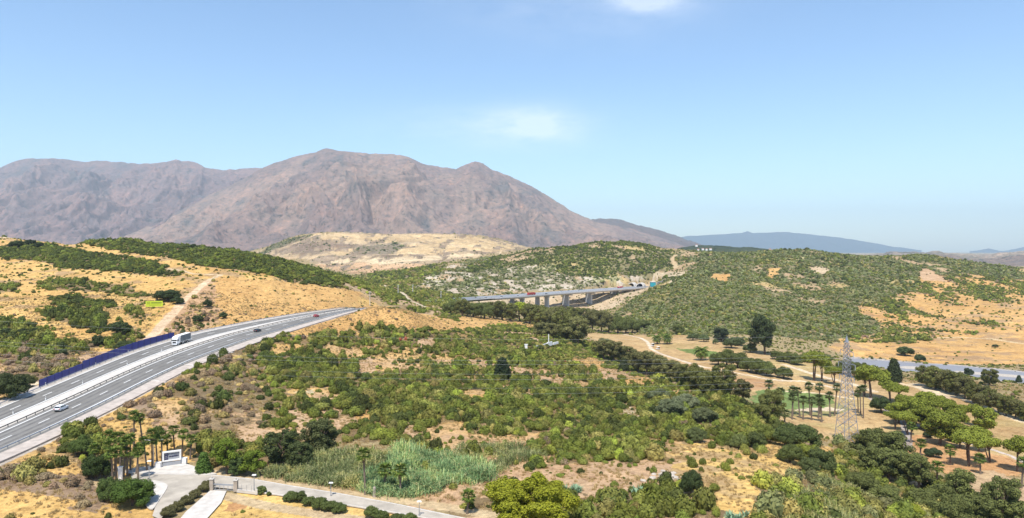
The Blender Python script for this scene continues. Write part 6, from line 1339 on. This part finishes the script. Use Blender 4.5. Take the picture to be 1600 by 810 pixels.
scl = np.stack([R_[:, 3] * g.uniform(.85, 1.15, n), R_[:, 3] * g.uniform(.85, 1.15, n), hg_ * 1.15], -1); Pp = R_[:, :3].copy(); Pp[:, 2] -= .12
instancer('scrub', Pp, g.uniform(0, 6.28, n), scl, idx, tn_, pc, 'dense low maquis scrub covering the hills')
# dry grass tufts
tm_ = []
for k in range(4):
    gg = np.random.default_rng(600 + k); Q = []
    for j in range(34):
        a = gg.uniform(0, 6.28); rr = gg.uniform(0, .45); o3 = np.array((math.cos(a) * rr, math.sin(a) * rr, 0)); d = np.array((gg.normal() * .25, gg.normal() * .25, 1)) * gg.uniform(.5, 1.0); s = rnd_unit(1, gg)[0] * .07; Q.append([o3 - s, o3 + s, o3 + d + s * .2, o3 + d - s * .2])
    tm_.append(quads_mesh('tuft', np.array(Q), MTUFT))
gc = bpy.data.collections.new('grass_shapes')
for k, m_ in enumerate(tm_): gc.objects.link(bpy.data.objects.new('grass_shape_%02d' % k, m_))
X, Y = scatter(115, 430, 1.35, g); rg = samp(RID, X, Y); dn = samp(DEN, X, Y); gl = np.array([r_[0] in ('golf',) for r_ in REG] + [False])
keep = (~gl[rg]) & (dn > .001) & (g.uniform(size=len(X)) < .25 + .75 * (fbm(X / 9, Y / 9, 3, 161) > -.05)) & (samp(np.where(hd < 1e8, hout, 99.), X, Y) > 2) & (samp(jd, X, Y) > 7) & (samp(jd2, X, Y) > 7)
fld = np.array([r_[0] == 'bottom field' for r_ in REG] + [False]); keep &= ~(fld[rg] & (g.uniform(size=len(X)) < .8))
X, Y = X[keep], Y[keep]; Z = ground(X, Y); n = len(X); s = g.uniform(.35, .95, n) * (1 + .2 * fbm(X / 20, Y / 20, 2, 163)); print('tufts', n)
instancer('dry_grass', np.stack([X, Y, Z - .04], -1), g.uniform(0, 6.28, n), np.stack([s * 1.2, s * 1.2, s * .75], -1), g.integers(0, 4, n), np.ones((n, 3)), gc, 'tufts of dry yellow grass between the shrubs')
# boulders
def rock(seed):
    gg = np.random.default_rng(seed); bm = bmesh.new(); bmesh.ops.create_icosphere(bm, subdivisions=2, radius=1)
    for v in bm.verts: v.co *= 1 + .35 * (vnoise(v.co.x * 1.7 + seed, v.co.y * 1.7 + v.co.z, seed) - .5) ; v.co.z *= .62; v.co.x = round(v.co.x * 3) / 3 * .35 + v.co.x * .65
    me = bpy.data.meshes.new('boulder'); bm.to_mesh(me); bm.free(); me.materials.append(MROCK); return me
RK = [rock(k) for k in range(4)]; gg = random.Random(9)
k = 0
for px, pb in [(1036, 737), (1042, 741), (1050, 744), (1046, 748), (1056, 747), (1060, 750), (1040, 745), (1052, 740), (1064, 746), (1033, 742), (1070, 752), (1005, 752), (1020, 748), (1022, 742)]:
    p = hit(px, pb, 100); o_ = link('boulder', RK[k % 4], None, (p.x, p.y, p.z + .1)); s = gg.uniform(.3, .75); o_.scale = (s * 1.2, s, s * .8); o_.rotation_euler = (gg.uniform(-.2, .2), 0, gg.uniform(0, 6)); PLACED.append((o_, 'pale boulder', 'in the rock pile below the central scrub', px, pb, 'boulder')); k += 1

# ------------------------------------------------------------------ labels that single out
def nth(k, n):
    W = ['leftmost', 'second from left', 'third from left', 'fourth from left', 'fifth from left', 'sixth from left', 'seventh from left', 'eighth from left', 'ninth from left', 'tenth from left', 'eleventh from left', 'twelfth from left']
    if n == 2: return ('the left one', 'the right one')[k]
    if k == n - 1: return 'rightmost'
    if k < 12: return W[k]
    back = n - 1 - k
    if back < 12: return W[back].replace('left', 'right')
    return '%dth from left' % (k + 1)
groups = {}
for it in PLACED: groups.setdefault((it[1], it[2]), []).append(it)
for (look, place), its in groups.items():
    its.sort(key=lambda q: q[3])
    for k, (o_, _, _, px, py, cat) in enumerate(its):
        lb = (look + ' ' + place) if len(its) == 1 else '%s %s, %s' % (look, place, nth(k, len(its)))
        if len(lb.split()) > 16: lb = lb.replace(' in the ', ' in ').replace(' on the ', ' on ').replace(' of the ', ' of ')
        tag(o_, lb, cat, (cat + 's ' + place) if len(its) > 1 else None)
